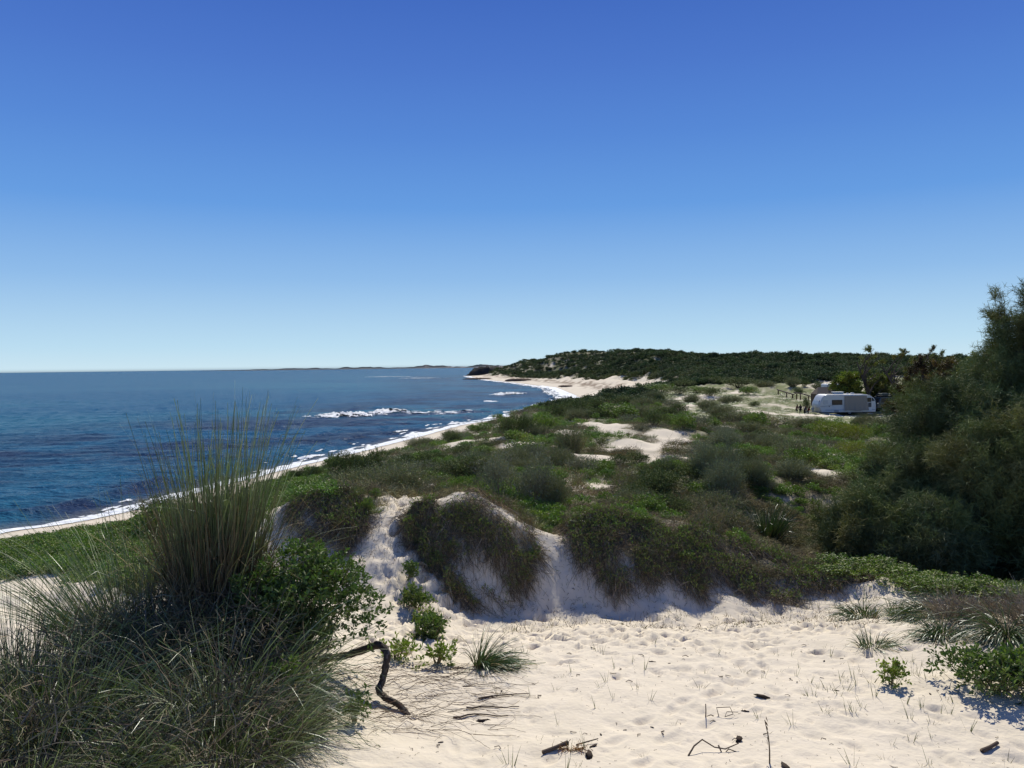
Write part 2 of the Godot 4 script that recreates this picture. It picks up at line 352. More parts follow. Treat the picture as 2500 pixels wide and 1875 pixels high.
# footprints and scuffs in the soft sand: hollows with a low rim
func make_dents():
	var r := RandomNumberGenerator.new()
	r.seed = 77
	var add := func(x: float, z: float, a: float, b: float, t: float, dp: float):
		var e := PackedFloat32Array([x, z, a, b, cos(t), sin(t), dp])
		var reach := maxf(a, b) * 2.0
		for kx in range(floori((x - reach) * 2.5), floori((x + reach) * 2.5) + 1):
			for kz in range(floori((z - reach) * 2.5), floori((z + reach) * 2.5) + 1):
				var kk := Vector2i(kx, kz)
				if not dents.has(kk): dents[kk] = PackedFloat32Array()
				dents[kk].append_array(e)
	for q in 900:                    # the trodden path across the hollow
		var t := r.randf()
		var x := lerpf(-2.0, 6.5, t) + r.randfn(0, 0.3)
		var z := -10.4 - 0.7 * t + r.randfn(0, 0.75)
		add.call(x, z, r.randf_range(0.10, 0.17), r.randf_range(0.05, 0.09), r.randf() * TAU, r.randf_range(0.02, 0.06))
	for q in 420:                    # older, softer marks in the open sand
		var x := r.randf_range(-2.5, 6.5)
		var z := -r.randf_range(4.5, 10.5)
		add.call(x, z, r.randf_range(0.08, 0.2), r.randf_range(0.05, 0.12), r.randf() * TAU, r.randf_range(0.004, 0.02))
	for q in 300:                    # small fresh pocks
		add.call(r.randf_range(-1.6, 6.2), -r.randf_range(5.2, 10.4), r.randf_range(0.04, 0.09), r.randf_range(0.03, 0.06), r.randf() * TAU, r.randf_range(0.008, 0.024))
	for q in 9:                      # lines of footprints heading for the chute and along the path
		var a := Vector2(r.randf_range(0.2, 5.2), -r.randf_range(5.4, 6.4))
		var b := Vector2(r.randf_range(-1.4, 4.5), -10.6)
		var d := (b - a).normalized()
		var n := int(a.distance_to(b) / 0.62)
		for e in n:
			var w := a + d * 0.62 * e + Vector2(-d.y, d.x) * (0.09 if e % 2 else -0.09) + Vector2(r.randfn(0, 0.05), r.randfn(0, 0.05))
			add.call(w.x, w.y, 0.14, 0.06, atan2(d.y, d.x) + r.randfn(0, 0.15), r.randf_range(0.02, 0.035))
	for q in 160:                    # up the sandy chute between the mounds
		var t := r.randf()
		add.call(lerpf(-1.9, -1.3, t) + r.randfn(0, 0.25), lerpf(-15.0, -11.3, t), r.randf_range(0.1, 0.2), r.randf_range(0.07, 0.12), r.randf() * TAU, r.randf_range(0.03, 0.07))
func dent_at(x: float, z: float) -> float:
	var kk := Vector2i(floori(x * 2.5), floori(z * 2.5))
	if not dents.has(kk): return 0.0
	var l: PackedFloat32Array = dents[kk]
	var h := 0.0
	for k in range(0, l.size(), 7):
		var px := x - l[k]
		var pz := z - l[k + 1]
		var a := (px * l[k + 4] + pz * l[k + 5]) / l[k + 2]
		var b := (pz * l[k + 4] - px * l[k + 5]) / l[k + 3]
		var q := a * a + b * b
		if q < 4.0: h += l[k + 6] * (-exp(-q * 1.6) + 0.33 * exp(-(q - 1.7) * (q - 1.7) * 1.2))
	return h

func in_front_sand(x: float, z: float) -> bool:
	var inside := false
	var j := FRONT_SAND.size() - 1
	for k in FRONT_SAND.size():
		var a = FRONT_SAND[k]
		var b = FRONT_SAND[j]
		if (a[1] > z) != (b[1] > z) and x < (b[0] - a[0]) * (z - a[1]) / (b[1] - a[1]) + a[0]: inside = not inside
		j = k
	return inside
# how much of the ground is grown over, 0 to 1
func grown(x: float, z: float) -> float:
	var s := shore(x, z)
	if s < 4: return 0.0
	var r := sqrt(x * x + z * z)
	var w := beach_width(z) + 1.5
	var e := n_b.get_noise_2d(x * 0.35, z * 0.35) * 5.0 + n_a.get_noise_2d(x * 0.3, z * 0.3) * 6.0 * clampf(r / 200, 0, 1)
	var g := clampf((s - w + e) / 2.5, 0, 1)
	if r < 18 and in_front_sand(x + n_b.get_noise_2d(x, z) * 0.35, z + n_b.get_noise_2d(z, x) * 0.35): return 0.0
	if r < 150 and r > 18: g *= clampf((n_a.get_noise_2d(x * 0.45 + 77, z * 0.45) + 0.46) * 5.0, 0, 1)
	for k in range(0, bare.size(), 4):
		var dz := (z - bare[k + 1]) / bare[k + 3]
		if absf(dz) > 1.6: continue
		var dx := (x - bare[k]) / bare[k + 2]
		var q := dx * dx + dz * dz
		if q < 2.5:
			q += n_b.get_noise_2d(x * 0.5, z * 0.5) * 0.9
			g = minf(g, clampf((q - 0.75) / 0.5, 0, 1))
	return g

func make_ground():
	var rr := PackedFloat32Array()
	var r := 0.6
	while r < 1600.0:
		rr.append(r)
		r *= 1.06 if r < 4.2 else 1.0055 if r < 16 else 1.011 if r < 90 else 1.018
	var uu := PackedFloat32Array()
	var u := -PI
	while u < PI - 0.001:
		uu.append(u)
		u += 0.0037 if absf(u) < 0.66 else 0.06
	uu.append(PI)
	var nr := rr.size()
	var nu := uu.size()
	var hs := PackedVector3Array()
	var cs := PackedColorArray()
	hs.resize(nr * nu); cs.resize(nr * nu)
	var sand := lin(0.69, 0.597, 0.46)
	for a in nu:
		var sx := sin(uu[a])
		var cz := -cos(uu[a])
		for b in nr:
			var x := sx * rr[b]
			var z := cz * rr[b]
			var h := height(x, z)
			hs[a * nr + b] = Vector3(x, h, z)
			var s := shore(x, z)
			var col := sand
			var k := n_a.get_noise_2d(x * 0.7, z * 0.7) * 0.06 + n_b.get_noise_2d(x * 3.0, z * 3.0) * 0.05
			col = Color(col.r * (1 + k), col.g * (1 + k), col.b * (1 + k * 1.2))
			var g := grown(x, z)
			if rr[b] < 11 and x < -1 and hummock(x, z) > 0.12: g = clampf((hummock(x, z) - 0.12) * 6.0, 0, 1)
			if g > 0.0:
				var q := n_a.get_noise_2d(x * 1.3 + 300, z * 1.3)
				var litter := lin(0.15, 0.125, 0.075).lerp(lin(0.10, 0.12, 0.045), clampf(0.5 + q * 1.6, 0, 1))
				if in_camp(x, z): litter = litter.lerp(lin(0.17, 0.19, 0.075), 0.75)
				col = col.lerp(litter, g * clampf(0.92 + n_b.get_noise_2d(x, z + 50) * 0.9, 0.3, 1.0))
			elif s < 34:
				# heaps of dry weed thrown up along the beach, then the wet strand
				var wr := n_b.get_noise_2d(x * 0.6 + s * 0.2, z * 0.25 + 9) + 0.5 * n_b.get_noise_2d(x * 2.2, z * 2.2)
				var far := clampf((-z - 90) / 150, 0, 1)
				var band := exp(-pow((s - lerpf(9.0, 17.0, far)) / lerpf(3.0, 10.0, far), 2.0))
				col = col.lerp(lin(0.13, 0.07, 0.035), clampf((wr + band * 0.75 - 0.62) * 5.0, 0, 1) * 0.75 * band)
				col = col.lerp(lin(0.34, 0.27, 0.20), clampf((3.0 - s) / 2.0, 0, 1) * 0.8)
			cs[a * nr + b] = col
	var mb := MB.new()
	mb.v = hs; mb.c = cs
	mb.n.resize(nr * nu)
	for a in nu:
		for b in nr:
			var p := hs[maxi(a - 1, 0) * nr + b]
			var q := hs[mini(a + 1, nu - 1) * nr + b]
			var s := hs[a * nr + maxi(b - 1, 0)]
			var t := hs[a * nr + mini(b + 1, nr - 1)]
			mb.n[a * nr + b] = (t - s).cross(p - q).normalized() * -1.0
			if mb.n[a * nr + b].y < 0: mb.n[a * nr + b] *= -1.0
			if a > 0 and b > 0:
				var k := a * nr + b
				mb.i.append(k - nr - 1); mb.i.append(k - nr); mb.i.append(k)
				mb.i.append(k - nr - 1); mb.i.append(k); mb.i.append(k - 1)
	var mat := vmat(0.95, 0.2)
	mat.cull_mode = BaseMaterial3D.CULL_BACK
	var fn := FastNoiseLite.new()
	fn.seed = 5; fn.frequency = 0.03; fn.fractal_octaves = 4
	var im := fn.get_seamless_image(512, 512)
	mat.heightmap_enabled = true
	mat.heightmap_texture = ImageTexture.create_from_image(im)
	mat.heightmap_scale = 0.6
	mat.uv1_triplanar = true; mat.uv1_world_triplanar = true
	mat.uv1_scale = Vector3(0.9, 0.9, 0.9)
	put(mb, "dune_ground", mat, self, "structure")
	print("ground verts ", nr * nu)

# ---------------------------------------------------------------- the sea
func swell(x: float, z: float, s: float, r: float) -> float:
	var h := 0.0
	if r < 700:
		var f := clampf((700 - r) / 500, 0, 1)
		h += 0.13 * f * n_a.get_noise_2d(x * 0.8 + z * 0.1, z * 2.0)
		h += 0.19 * f * n_a.get_noise_2d(x * 0.2 + 70, z * 0.6)
	if s > -40 and s < 0:
		var m := clampf(0.5 + n_c.get_noise_2d(x * 0.8 + 500, z * 0.8) * 2.2, 0.0, 1.0)
		h += 0.34 * m * exp(-pow((s + 6.0 + n_c.get_noise_2d(x, z) * 3.0) / 0.8, 2.0))
		h += 0.22 * (1.0 - m) * exp(-pow((s + 13.0 + n_c.get_noise_2d(x, z + 80) * 5.0) / 1.2, 2.0))
	return h * clampf(-s / 4.0, 0.15, 1.0)
func make_sea():
	var rr := PackedFloat32Array()
	var r := 25.0
	while r < 16000.0:
		rr.append(r)
		r *= 1.0045 if r < 140 else 1.008 if r < 400 else 1.03
	var uu := PackedFloat32Array()
	var u := -PI * 0.75
	while u < 0.75:
		uu.append(u)
		u += 0.003 if u > -0.62 and u < 0.12 else 0.05
	var nr := rr.size()
	var nu := uu.size()
	var mb := MB.new()
	for a in nu:
		for b in nr:
			var x := sin(uu[a]) * rr[b]
			var z := -cos(uu[a]) * rr[b]
			var s := shore(x, z) if rr[b] < 1600 else -900.0
			mb.v.append(Vector3(x, swell(x, z, s, rr[b]) if s < 6 else 0.0, z))
			var deep := lin(0.022, 0.094, 0.180)
			var shoal := lin(0.030, 0.130, 0.200)
			var weed := lin(0.028, 0.042, 0.088)
			var q := n_c.get_noise_2d(x * 0.10 + 11, z * 0.22 + 7)
			var col := deep.lerp(shoal, clampf(0.35 + q * 1.3, 0, 1) * clampf(1.0 - (-s - 20) / 500.0, 0.1, 1))
			var wd := n_c.get_noise_2d(x * 0.55 + 200, z * 0.75) + 0.35 * n_a.get_noise_2d(x * 0.5, z * 0.6)
			col = col.lerp(weed, clampf((wd + 0.30) * 2.0, 0, 0.9) * clampf((75.0 + s) / 35.0, 0, 1))
			col = col.lerp(lin(0.20, 0.18, 0.16), clampf((s + 3.0) / 3.0, 0, 1) * 0.8)
			mb.c.append(col)
	mb.n.resize(nr * nu)
	for a in nu:
		for b in nr:
			var p := mb.v[maxi(a - 1, 0) * nr + b]
			var q := mb.v[mini(a + 1, nu - 1) * nr + b]
			var s := mb.v[a * nr + maxi(b - 1, 0)]
			var t := mb.v[a * nr + mini(b + 1, nr - 1)]
			var nn := (t - s).cross(p - q).normalized()
			mb.n[a * nr + b] = nn if nn.y > 0 else -nn
			if a > 0 and b > 0:
				var k := a * nr + b
				mb.i.append(k - nr - 1); mb.i.append(k - nr); mb.i.append(k)
				mb.i.append(k - nr - 1); mb.i.append(k); mb.i.append(k - 1)
	var mat := vmat(0.2, 0.055)
	mat.cull_mode = BaseMaterial3D.CULL_BACK
	var fn := FastNoiseLite.new()
	fn.seed = 9; fn.frequency = 0.012; fn.fractal_octaves = 5; fn.fractal_gain = 0.6
	var im := fn.get_seamless_image(512, 512)
	im.bump_map_to_normal_map(22.0)
	mat.normal_enabled = true
	mat.normal_texture = ImageTexture.create_from_image(im)
	mat.normal_scale = 1.0
	mat.uv1_triplanar = true; mat.uv1_world_triplanar = true
	mat.uv1_scale = Vector3(0.07, 0.1, 0.16)
	var o := put(mb, "sea_water", mat, self, "structure")
	print("sea verts ", nr * nu)

func make_sky() -> Sky:
	# clear blue air: colour by height above the horizon only (degrees, linear colour)
	var st := [[-90.0, 0.10, 0.13, 0.16], [-2.0, 0.32, 0.43, 0.52], [0.0, 0.61, 0.79, 0.88], [1.5, 0.50, 0.725, 0.88], [6.0, 0.280, 0.505, 0.82], [10.8, 0.136, 0.340, 0.755],
		[15.4, 0.096, 0.250, 0.672], [19.8, 0.074, 0.190, 0.595], [24.0, 0.056, 0.150, 0.53], [40.0, 0.055, 0.112, 0.34], [90.0, 0.045, 0.085, 0.25]]
	var im := Image.create(16, 1024, false, Image.FORMAT_RGBF)
	for y in 1024:
		var e := 90.0 - (y + 0.5) / 1024.0 * 180.0
		for k in st.size() - 1:
			if e >= st[k][0] and e <= st[k + 1][0]:
				var t: float = (e - st[k][0]) / (st[k + 1][0] - st[k][0])
				var c := Color(lerpf(st[k][1], st[k + 1][1], t), lerpf(st[k][2], st[k + 1][2], t), lerpf(st[k][3], st[k + 1][3], t))
				for x in 16: im.set_pixel(x, y, c)
	var pm := PanoramaSkyMaterial.new()
	pm.panorama = ImageTexture.create_from_image(im)
	var sky := Sky.new()
	sky.sky_material = pm
	return sky

func _ready():
	rng.seed = 4242
	var cam := Camera3D.new()
	cam.name = "camera"
	cam.position = Vector3(0, 9, 0)
	cam.rotation_degrees = Vector3(-1.25, 0, -0.7)
	cam.fov = 50
	cam.near = 0.1
	cam.far = 30000
	add_child(cam)
	var we := WorldEnvironment.new()
	we.name = "environment"
	var env := Environment.new()
	env.background_mode = Environment.BG_SKY
	env.sky = make_sky()
	env.tonemap_mode = Environment.TONE_MAPPER_LINEAR
	env.tonemap_exposure = 1.0
	env.sdfgi_enabled = true; env.ssao_enabled = true; env.ssil_enabled = true
	we.environment = env
	add_child(we)
	var sun := DirectionalLight3D.new()
	sun.name = "sun"
	sun.light_energy = 1.6
	sun.light_color = Color(1.0, 0.985, 0.94)
	sun.light_angular_distance = 0.5
	sun.shadow_enabled = true
	add_child(sun)
	# the sun stands ahead of the camera, a little to the right: 42 degrees up, bearing 12 degrees
	var to_sun := Vector3(sin(deg_to_rad(12)) * cos(deg_to_rad(42)), sin(deg_to_rad(42)), -cos(deg_to_rad(12)) * cos(deg_to_rad(42)))
	sun.look_at_from_position(Vector3.ZERO, -to_sun)
	survey()
	make_dents()
	print("survey ", Time.get_ticks_msec())
	make_ground()
	print("ground ", Time.get_ticks_msec())
	make_sea()
	print("sea ", Time.get_ticks_msec())
	make_materials()
	make_protos()
	print("protos ", Time.get_ticks_msec())
	plant_shrubs()
	print("shrubs ", Time.get_ticks_msec())
	plant_faces()
	bank_litter()
	print("faces ", Time.get_ticks_msec())
	scatter_cover()
	print("cover ", Time.get_ticks_msec())
	plant_trees()
	print("trees ", Time.get_ticks_msec())
	plant_foreground()
	print("foreground ", Time.get_ticks_msec())
	make_surf()
	make_far_coast()
	make_camp()
	print("camp ", Time.get_ticks_msec())
	make_branch()
	make_litter()
	print("litter ", Time.get_ticks_msec())

# ---------------------------------------------------------------- plants
func make_materials():
	M.leaf = vmat(0.6, 0.35, Color(0.55, 0.7, 0.25))
	M.dull = vmat(0.8, 0.25, Color(0.35, 0.4, 0.2))
	M.blade = vmat(0.42, 0.5, Color(0.45, 0.55, 0.25))
	M.stem = vmat(0.9, 0.2)
	M.bark = vmat(0.95, 0.15)

func bend_path(p: Vector3, d: Vector3, l: float, segs: int, grav: float, wob: float) -> PackedVector3Array:
	var out := PackedVector3Array([p])
	var st := l / segs
	for q in segs:
		d = (d + Vector3(rng.randf_range(-wob, wob), -grav * st + rng.randf_range(-wob, wob), rng.randf_range(-wob, wob))).normalized()
		p += d * st
		out.append(p)
	return out
func side_of(d: Vector3) -> Vector3:
	var s := d.cross(rdir())
	return s.normalized() if s.length() > 0.01 else Vector3.RIGHT

# leaves in small sprigs over the surface of overlapping lobes
func leafy(mb: MB, stems: MB, w: float, h: float, sprigs: int, per: int, ll: float, lw_: float, cols: Array, jt: float, stem_c: Color, lobes := 11, fill := 0.25):
	var cs := []
	for q in lobes:
		var a := rng.randf() * TAU
		var rad := sqrt(rng.randf()) * w * 0.34
		var y := h * rng.randf_range(0.25, 0.68) * (1.0 - 0.45 * pow(rad / (w * 0.5), 2.0))
		var lr := w * rng.randf_range(0.15, 0.26)
		cs.append([Vector3(cos(a) * rad, y, sin(a) * rad), lr, cols[rng.randi() % cols.size()]])
	for q in lobes:
		var tip: Vector3 = cs[q][0]
		stems.tube(bend_path(Vector3(tip.x * 0.15, -0.03, tip.z * 0.15), (tip + Vector3.UP * 0.2).normalized(), tip.length(), 5, 0.0, 0.12), PackedFloat32Array([0.014, 0.012, 0.01, 0.008, 0.006, 0.004]), 4, jit(stem_c, 0.2))
	for q in sprigs:
		var lb = cs[rng.randi() % lobes]
		var d := rdir()
		if d.y < -0.25 and rng.randf() < 0.7: d.y = -d.y
		var rr: float = lb[1] * (rng.randf_range(0.8, 1.12) if rng.randf() > fill else rng.randf_range(0.2, 0.8))
		var yk := h / w * 1.25
		var p: Vector3 = lb[0] + Vector3(d.x * rr, d.y * rr * minf(yk, 1.0), d.z * rr)
		if p.y < 0.01: p.y = 0.01 + rng.randf() * h * 0.15
		var g := (d + Vector3.UP * 0.5 + rdir() * 0.35).normalized()
		var base: Color = lb[2]
		if rng.randf() < 0.18: base = cols[rng.randi() % cols.size()]
		var sl := ll * rng.randf_range(1.0, 2.2)
		if q % 3 == 0: stems.ribbon(PackedVector3Array([p - g * sl * 1.5, p, p + g * sl]), 0.005, 0.003, side_of(g), stem_c, stem_c)
		for e in per:
			var dd := (g * 0.7 + rdir() * 0.85).normalized()
			mb.leaf(p + g * sl * rng.randf(), dd, side_of(dd), ll * rng.randf_range(0.7, 1.25), lw_ * rng.randf_range(0.75, 1.2), jit(base, jt))

# thin stems fanning up from one foot
func twiggy(mb: MB, leaves: MB, w: float, h: float, stems: int, width: float, c0: Color, c1: Color, leaf_c: Color, leafn: int, wob: float, ll := 0.02):
	for q in stems:
		var a := rng.randf() * TAU
		var k := sqrt(rng.randf())
		var d := Vector3(cos(a) * k * w * 0.5, h * (1.0 - 0.45 * k * k), sin(a) * k * w * 0.5)
		var l := d.length() * rng.randf_range(0.75, 1.1)
		var foot := Vector3(cos(a), 0, sin(a)) * k * w * 0.2
		var pts := bend_path(foot - Vector3.UP * 0.03, (d - foot * 0.6).normalized(), l, 6, 0.1, wob)
		mb.ribbon(pts, width, width * 0.4, side_of(d), jit(c0, 0.25), jit(c1, 0.25))
		for t in 3:
			var s := pts[2 + rng.randi() % 4]
			var bd := (d.normalized() * 0.8 + rdir() * 0.7).normalized()
			var bp := bend_path(s, bd, l * rng.randf_range(0.15, 0.35), 3, 0.0, wob)
			mb.ribbon(bp, width * 0.6, width * 0.3, side_of(bd), jit(c1, 0.25), jit(c1, 0.25))
			for e in leafn:
				var dd := (bd + rdir()).normalized()
				leaves.leaf(bp[rng.randi() % 4] + rdir() * 0.01, dd, side_of(dd), ll * rng.randf_range(0.7, 1.4), ll * 0.4, jit(leaf_c, 0.3))

# curled dry stems heaped into a low mat
func tangle(mb: MB, w: float, h: float, count: int, l: float, width: float, cols: Array, wob := 0.35):
	for q in count:
		var a := rng.randf() * TAU
		var k := sqrt(rng.randf())
		var y := h * rng.randf() * (1.0 - k * k * 0.8)
		var p := Vector3(cos(a) * k * w * 0.5, y, sin(a) * k * w * 0.5)
		var d := (Vector3(cos(a), 0.35, sin(a)) * 0.6 + rdir()).normalized()
		var pts := bend_path(p, d, l * rng.randf_range(0.5, 1.4), 6, 1.2, wob)
		for e in pts.size(): pts[e].y = maxf(pts[e].y, 0.005)
		var c: Color = cols[rng.randi() % cols.size()]
		mb.ribbon(pts, width * rng.randf_range(0.6, 1.3), width * 0.4, side_of(d), jit(c, 0.3), jit(c, 0.3))

# arching blades from a small foot
func tussock(mb: MB, foot: float, count: int, l0: float, l1: float, spread: float, lean: Vector3, grav: float, width: float, c0: Color, c1: Color, jt := 0.25, segs := 6):
	for q in count:
		var a := rng.randf() * TAU
		var k := sqrt(rng.randf())
		var out := Vector3(cos(a), 0, sin(a))
		var p := out * k * foot - Vector3.UP * 0.03
		var d := (Vector3.UP + out * spread * rng.randf_range(0.3, 1.0) * (0.4 + k) + lean * rng.randf_range(0.4, 1.2) + rdir() * 0.08).normalized()
		var pts := bend_path(p, d, lerpf(l0, l1, pow(rng.randf(), 1.5)), segs, grav * rng.randf_range(0.3, 1.5), 0.025)
		if rng.randf() < 0.10 and segs > 5:       # a broken blade: its upper part hangs over
			var kq := 3 + rng.randi() % (segs - 3)
			var hd := (pts[kq] - pts[kq - 1]).normalized()
			hd = (Vector3(hd.x, -0.35, hd.z) + rdir() * 0.5).normalized()
			var sl := pts[0].distance_to(pts[1])
			for e in range(kq + 1, pts.size()):
				hd = (hd + Vector3.DOWN * 0.15).normalized()
				pts[e] = pts[e - 1] + hd * sl
		var kk := rng.randf_range(1.0 - jt, 1.0 + jt)
		mb.ribbon(pts, width * rng.randf_range(0.7, 1.2), width * 0.25, side_of(d), c0 * kk, c1 * kk * rng.randf_range(0.85, 1.15))

var protos := {}
const KINDS := {
	"A": ["twiggy_shrub", "grey-brown twiggy shrub on the dune flat behind the sandy bank", "shrub", "twiggy shrubs on the dune flat"],
	"B": ["leafy_shrub", "bright green broad-leaved shrub on the dune flat behind the sandy bank", "shrub", "bright green shrubs on the dune flat"],
	"C": ["dark_shrub", "dark green dense shrub on the dune flat behind the sandy bank", "shrub", "dark green shrubs on the dune flat"],
	"D": ["silver_shrub", "silvery grey shrub on the dune flat behind the sandy bank", "shrub", "silvery shrubs on the dune flat"],
	"T": ["broom_shrub", "tall broom-like grey-green shrub of upright stems beside the bare sand patch", "shrub", "broom-like shrubs by the bare sand patch"],
	"H": ["wattle_bush", "yellow-green rounded bush between the white caravan and the feathery trees", "bush", "yellow-green bushes below the caravan"],
	"E": ["strap_lily", "dark clump of stiff upright strap leaves behind the grassy dune ridge", "plant", "strap-leaved clumps behind the ridge"],
	"F": ["dry_bush", "brown dried-out tangled bush on the dune flat behind the sandy bank", "bush", "dry brown bushes on the dune flat"],
	"G": ["grass_tuft", "small green grass tuft growing on bare dune sand", "grass tuft", "small grass tufts on bare sand"],
}
func make_protos():
	for kind in KINDS:
		protos[kind] = []
		for variant in 2:
			var a := MB.new()
			var b := MB.new()
			var ma: Material = M.dull
			match kind:
				"A":
					twiggy(b, a, 1.2, 0.8, 360, 0.010, lin(0.24, 0.20, 0.105), lin(0.32, 0.28, 0.16), lin(0.23, 0.25, 0.10), 7, 0.16, 0.036)
				"B":
					leafy(a, b, 1.2, 0.75, 620, 6, 0.055, 0.026, [lin(0.20, 0.24, 0.06), lin(0.155, 0.20, 0.055), lin(0.255, 0.28, 0.07)], 0.25, lin(0.203, 0.160, 0.087), 12)
					ma = M.leaf
				"C":
					leafy(a, b, 1.2, 0.8, 760, 6, 0.05, 0.017, [lin(0.155, 0.18, 0.06), lin(0.19, 0.21, 0.065), lin(0.12, 0.145, 0.055)], 0.3, lin(0.116, 0.087, 0.058), 13)
				"D":
					leafy(a, b, 1.2, 0.85, 760, 6, 0.042, 0.013, [lin(0.26, 0.26, 0.155), lin(0.21, 0.21, 0.125), lin(0.29, 0.28, 0.18)], 0.25, lin(0.217, 0.174, 0.131), 14)
				"T":
					twiggy(b, a, 1.0, 1.0, 420, 0.010, lin(0.28, 0.23, 0.13), lin(0.29, 0.29, 0.16), lin(0.28, 0.30, 0.16), 5, 0.07, 0.036)
				"H":
					leafy(a, b, 1.6, 0.95, 900, 7, 0.05, 0.014, [lin(0.246, 0.246, 0.029), lin(0.174, 0.203, 0.029), lin(0.290, 0.261, 0.029)], 0.2, lin(0.174, 0.131, 0.072), 13)
					ma = M.leaf
				"E":
					tussock(a, 0.22, 240, 0.6, 1.05, 0.75, Vector3.ZERO, 0.9, 0.022, lin(0.072, 0.087, 0.036), lin(0.051, 0.087, 0.032))
					tussock(b, 0.25, 80, 0.3, 0.8, 1.1, Vector3.ZERO, 1.5, 0.02, lin(0.232, 0.174, 0.102), lin(0.290, 0.232, 0.145))
					ma = M.blade
				"F":
					tangle(b, 1.2, 0.6, 760, 0.3, 0.010, [lin(0.28, 0.22, 0.115), lin(0.22, 0.18, 0.095), lin(0.38, 0.31, 0.17)])
					tangle(a, 1.1, 0.6, 320, 0.14, 0.014, [lin(0.19, 0.23, 0.08), lin(0.24, 0.23, 0.09)])
				"G":
					tussock(a, 0.28, 260, 0.14, 0.34, 0.9, Vector3.ZERO, 2.5, 0.009, lin(0.131, 0.160, 0.058), lin(0.145, 0.232, 0.058))
					tussock(b, 0.3, 80, 0.1, 0.25, 1.1, Vector3.ZERO, 2.5, 0.008, lin(0.290, 0.217, 0.116), lin(0.348, 0.275, 0.160))
			protos[kind].append([a.mesh(ma), b.mesh(M.stem)])

const SIZE := {"A": [1.2, 0.8], "B": [1.2, 0.75], "C": [1.2, 0.8], "D": [1.2, 0.85], "T": [1.2, 1.0], "H": [1.6, 0.95], "E": [1.1, 0.85], "F": [1.3, 0.62], "G": [0.7, 0.26]}
func shrub(kind: String, x: float, z: float, w: float, h: float, label := "", group := "", turn := -1.0) -> Node3D:
	var k = KINDS[kind]
	var p = protos[kind][rng.randi() % 2]
	var at := on_ground(x, z)
	var o := thing(k[0], label if label else k[1], k[2], at - Vector3.UP * 0.03, rng.randf() * TAU if turn < 0 else turn, group if group else k[3])
	var sx: float = w / SIZE[kind][0]
	var sy: float = h / SIZE[kind][1]
	var blade: bool = kind in ["E", "G"]
	var one := MeshInstance3D.new(); one.mesh = p[0]
	var two := MeshInstance3D.new(); two.mesh = p[1]
	hang(one, "leaf_blades" if blade else "foliage", o, "stuff"); hang(two, "dry_blades" if blade else "stems", o, "stuff")
	for c in [one, two]: c.scale = Vector3(sx, sy, sx)
	return o

func plant_shrubs():
	for s in SHRUBS:
		var d: float = -s[2]
		var lab := ""
		var grp := ""
		if d > 60 and s[0] in ["A", "B", "C"]:
			lab = {"A": "small grey-brown shrub on the slope between the beach and the caravan", "B": "small bright green shrub on the slope between the beach and the caravan", "C": "small dark green shrub on the slope between the beach and the caravan"}[s[0]]
			grp = {"A": "grey-brown shrubs on the far slope", "B": "bright shrubs on the far slope", "C": "dark shrubs on the far slope"}[s[0]]
		if s[0] == "E": lab = "larger dark clump of stiff strap leaves behind the creeping mat" if s[3] > 1.6 else "smaller dark clump of stiff strap leaves beside the dry brown bush"
		shrub(s[0], s[1], s[2] - s[3] * 0.25, s[3] * 1.1, s[4] * 1.1, lab, grp)
	# more of the same between them, wherever the ground is grown over
	var left := {"A": 42, "B": 26, "C": 38, "D": 16, "F": 26, "T": 8}
	var kinds := ["A", "C", "F", "B", "D", "C", "A", "T"]
	var tries := 0
	while tries < 4000 and not left.is_empty():
		tries += 1
		var r := exp(rng.randf_range(log(16.5), log(130.0)))
		var u := rng.randf_range(-0.42, 0.5)
		var x := r * sin(u)
		var z := -r * cos(u)
		if grown(x, z) < 0.9 or in_clearing(x, z): continue
		var k: String = kinds[rng.randi() % kinds.size()]
		if not left.has(k): continue
		if u < -0.2 and k in ["A", "F", "T"]: continue
		var far := r > 60
		if far and not k in ["A", "B", "C"]: continue
		left[k] -= 1
		if left[k] == 0: left.erase(k)
		var w := rng.randf_range(0.7, 1.5) * (1.0 if not far else 1.6)
		if k == "T": w *= 0.9
		var lab := ""
		var grp := ""
		if far:
			lab = {"A": "small grey-brown shrub on the slope between the beach and the caravan", "B": "small bright green shrub on the slope between the beach and the caravan", "C": "small dark green shrub on the slope between the beach and the caravan"}[k]
			grp = {"A": "grey-brown shrubs on the far slope", "B": "bright shrubs on the far slope", "C": "dark shrubs on the far slope"}[k]
		shrub(k, x, z, w, w * rng.randf_range(0.42, 0.62) * (1.5 if k == "T" else 1.0), lab, grp)
# the camping ground and the open grass beside it
func in_camp(x: float, z: float) -> bool: return z < -70 and z > -150 and x > 16 + (-z - 70) * 0.1
func in_clearing(x: float, z: float) -> bool:
	return in_camp(x, z) or (x > 4.5 and z > -30 and x > 4.5 + maxf(0, -z - 17) * 0.35)

func inside_poly(poly: Array, x: float, z: float) -> bool:
	var inn := false
	var j := poly.size() - 1
	for k in poly.size():
		var a = poly[k]
		var b = poly[j]
		if (a[1] > z) != (b[1] > z) and x < (b[0] - a[0]) * (z - a[1]) / (b[1] - a[1]) + a[0]: inn = not inn
		j = k
	return inn
func slope(x: float, z: float) -> Vector3:
	var e := 0.12
	return Vector3(smooth_h(x - e, z) - smooth_h(x + e, z), 0, smooth_h(x, z - e) - smooth_h(x, z + e)) / (2 * e)

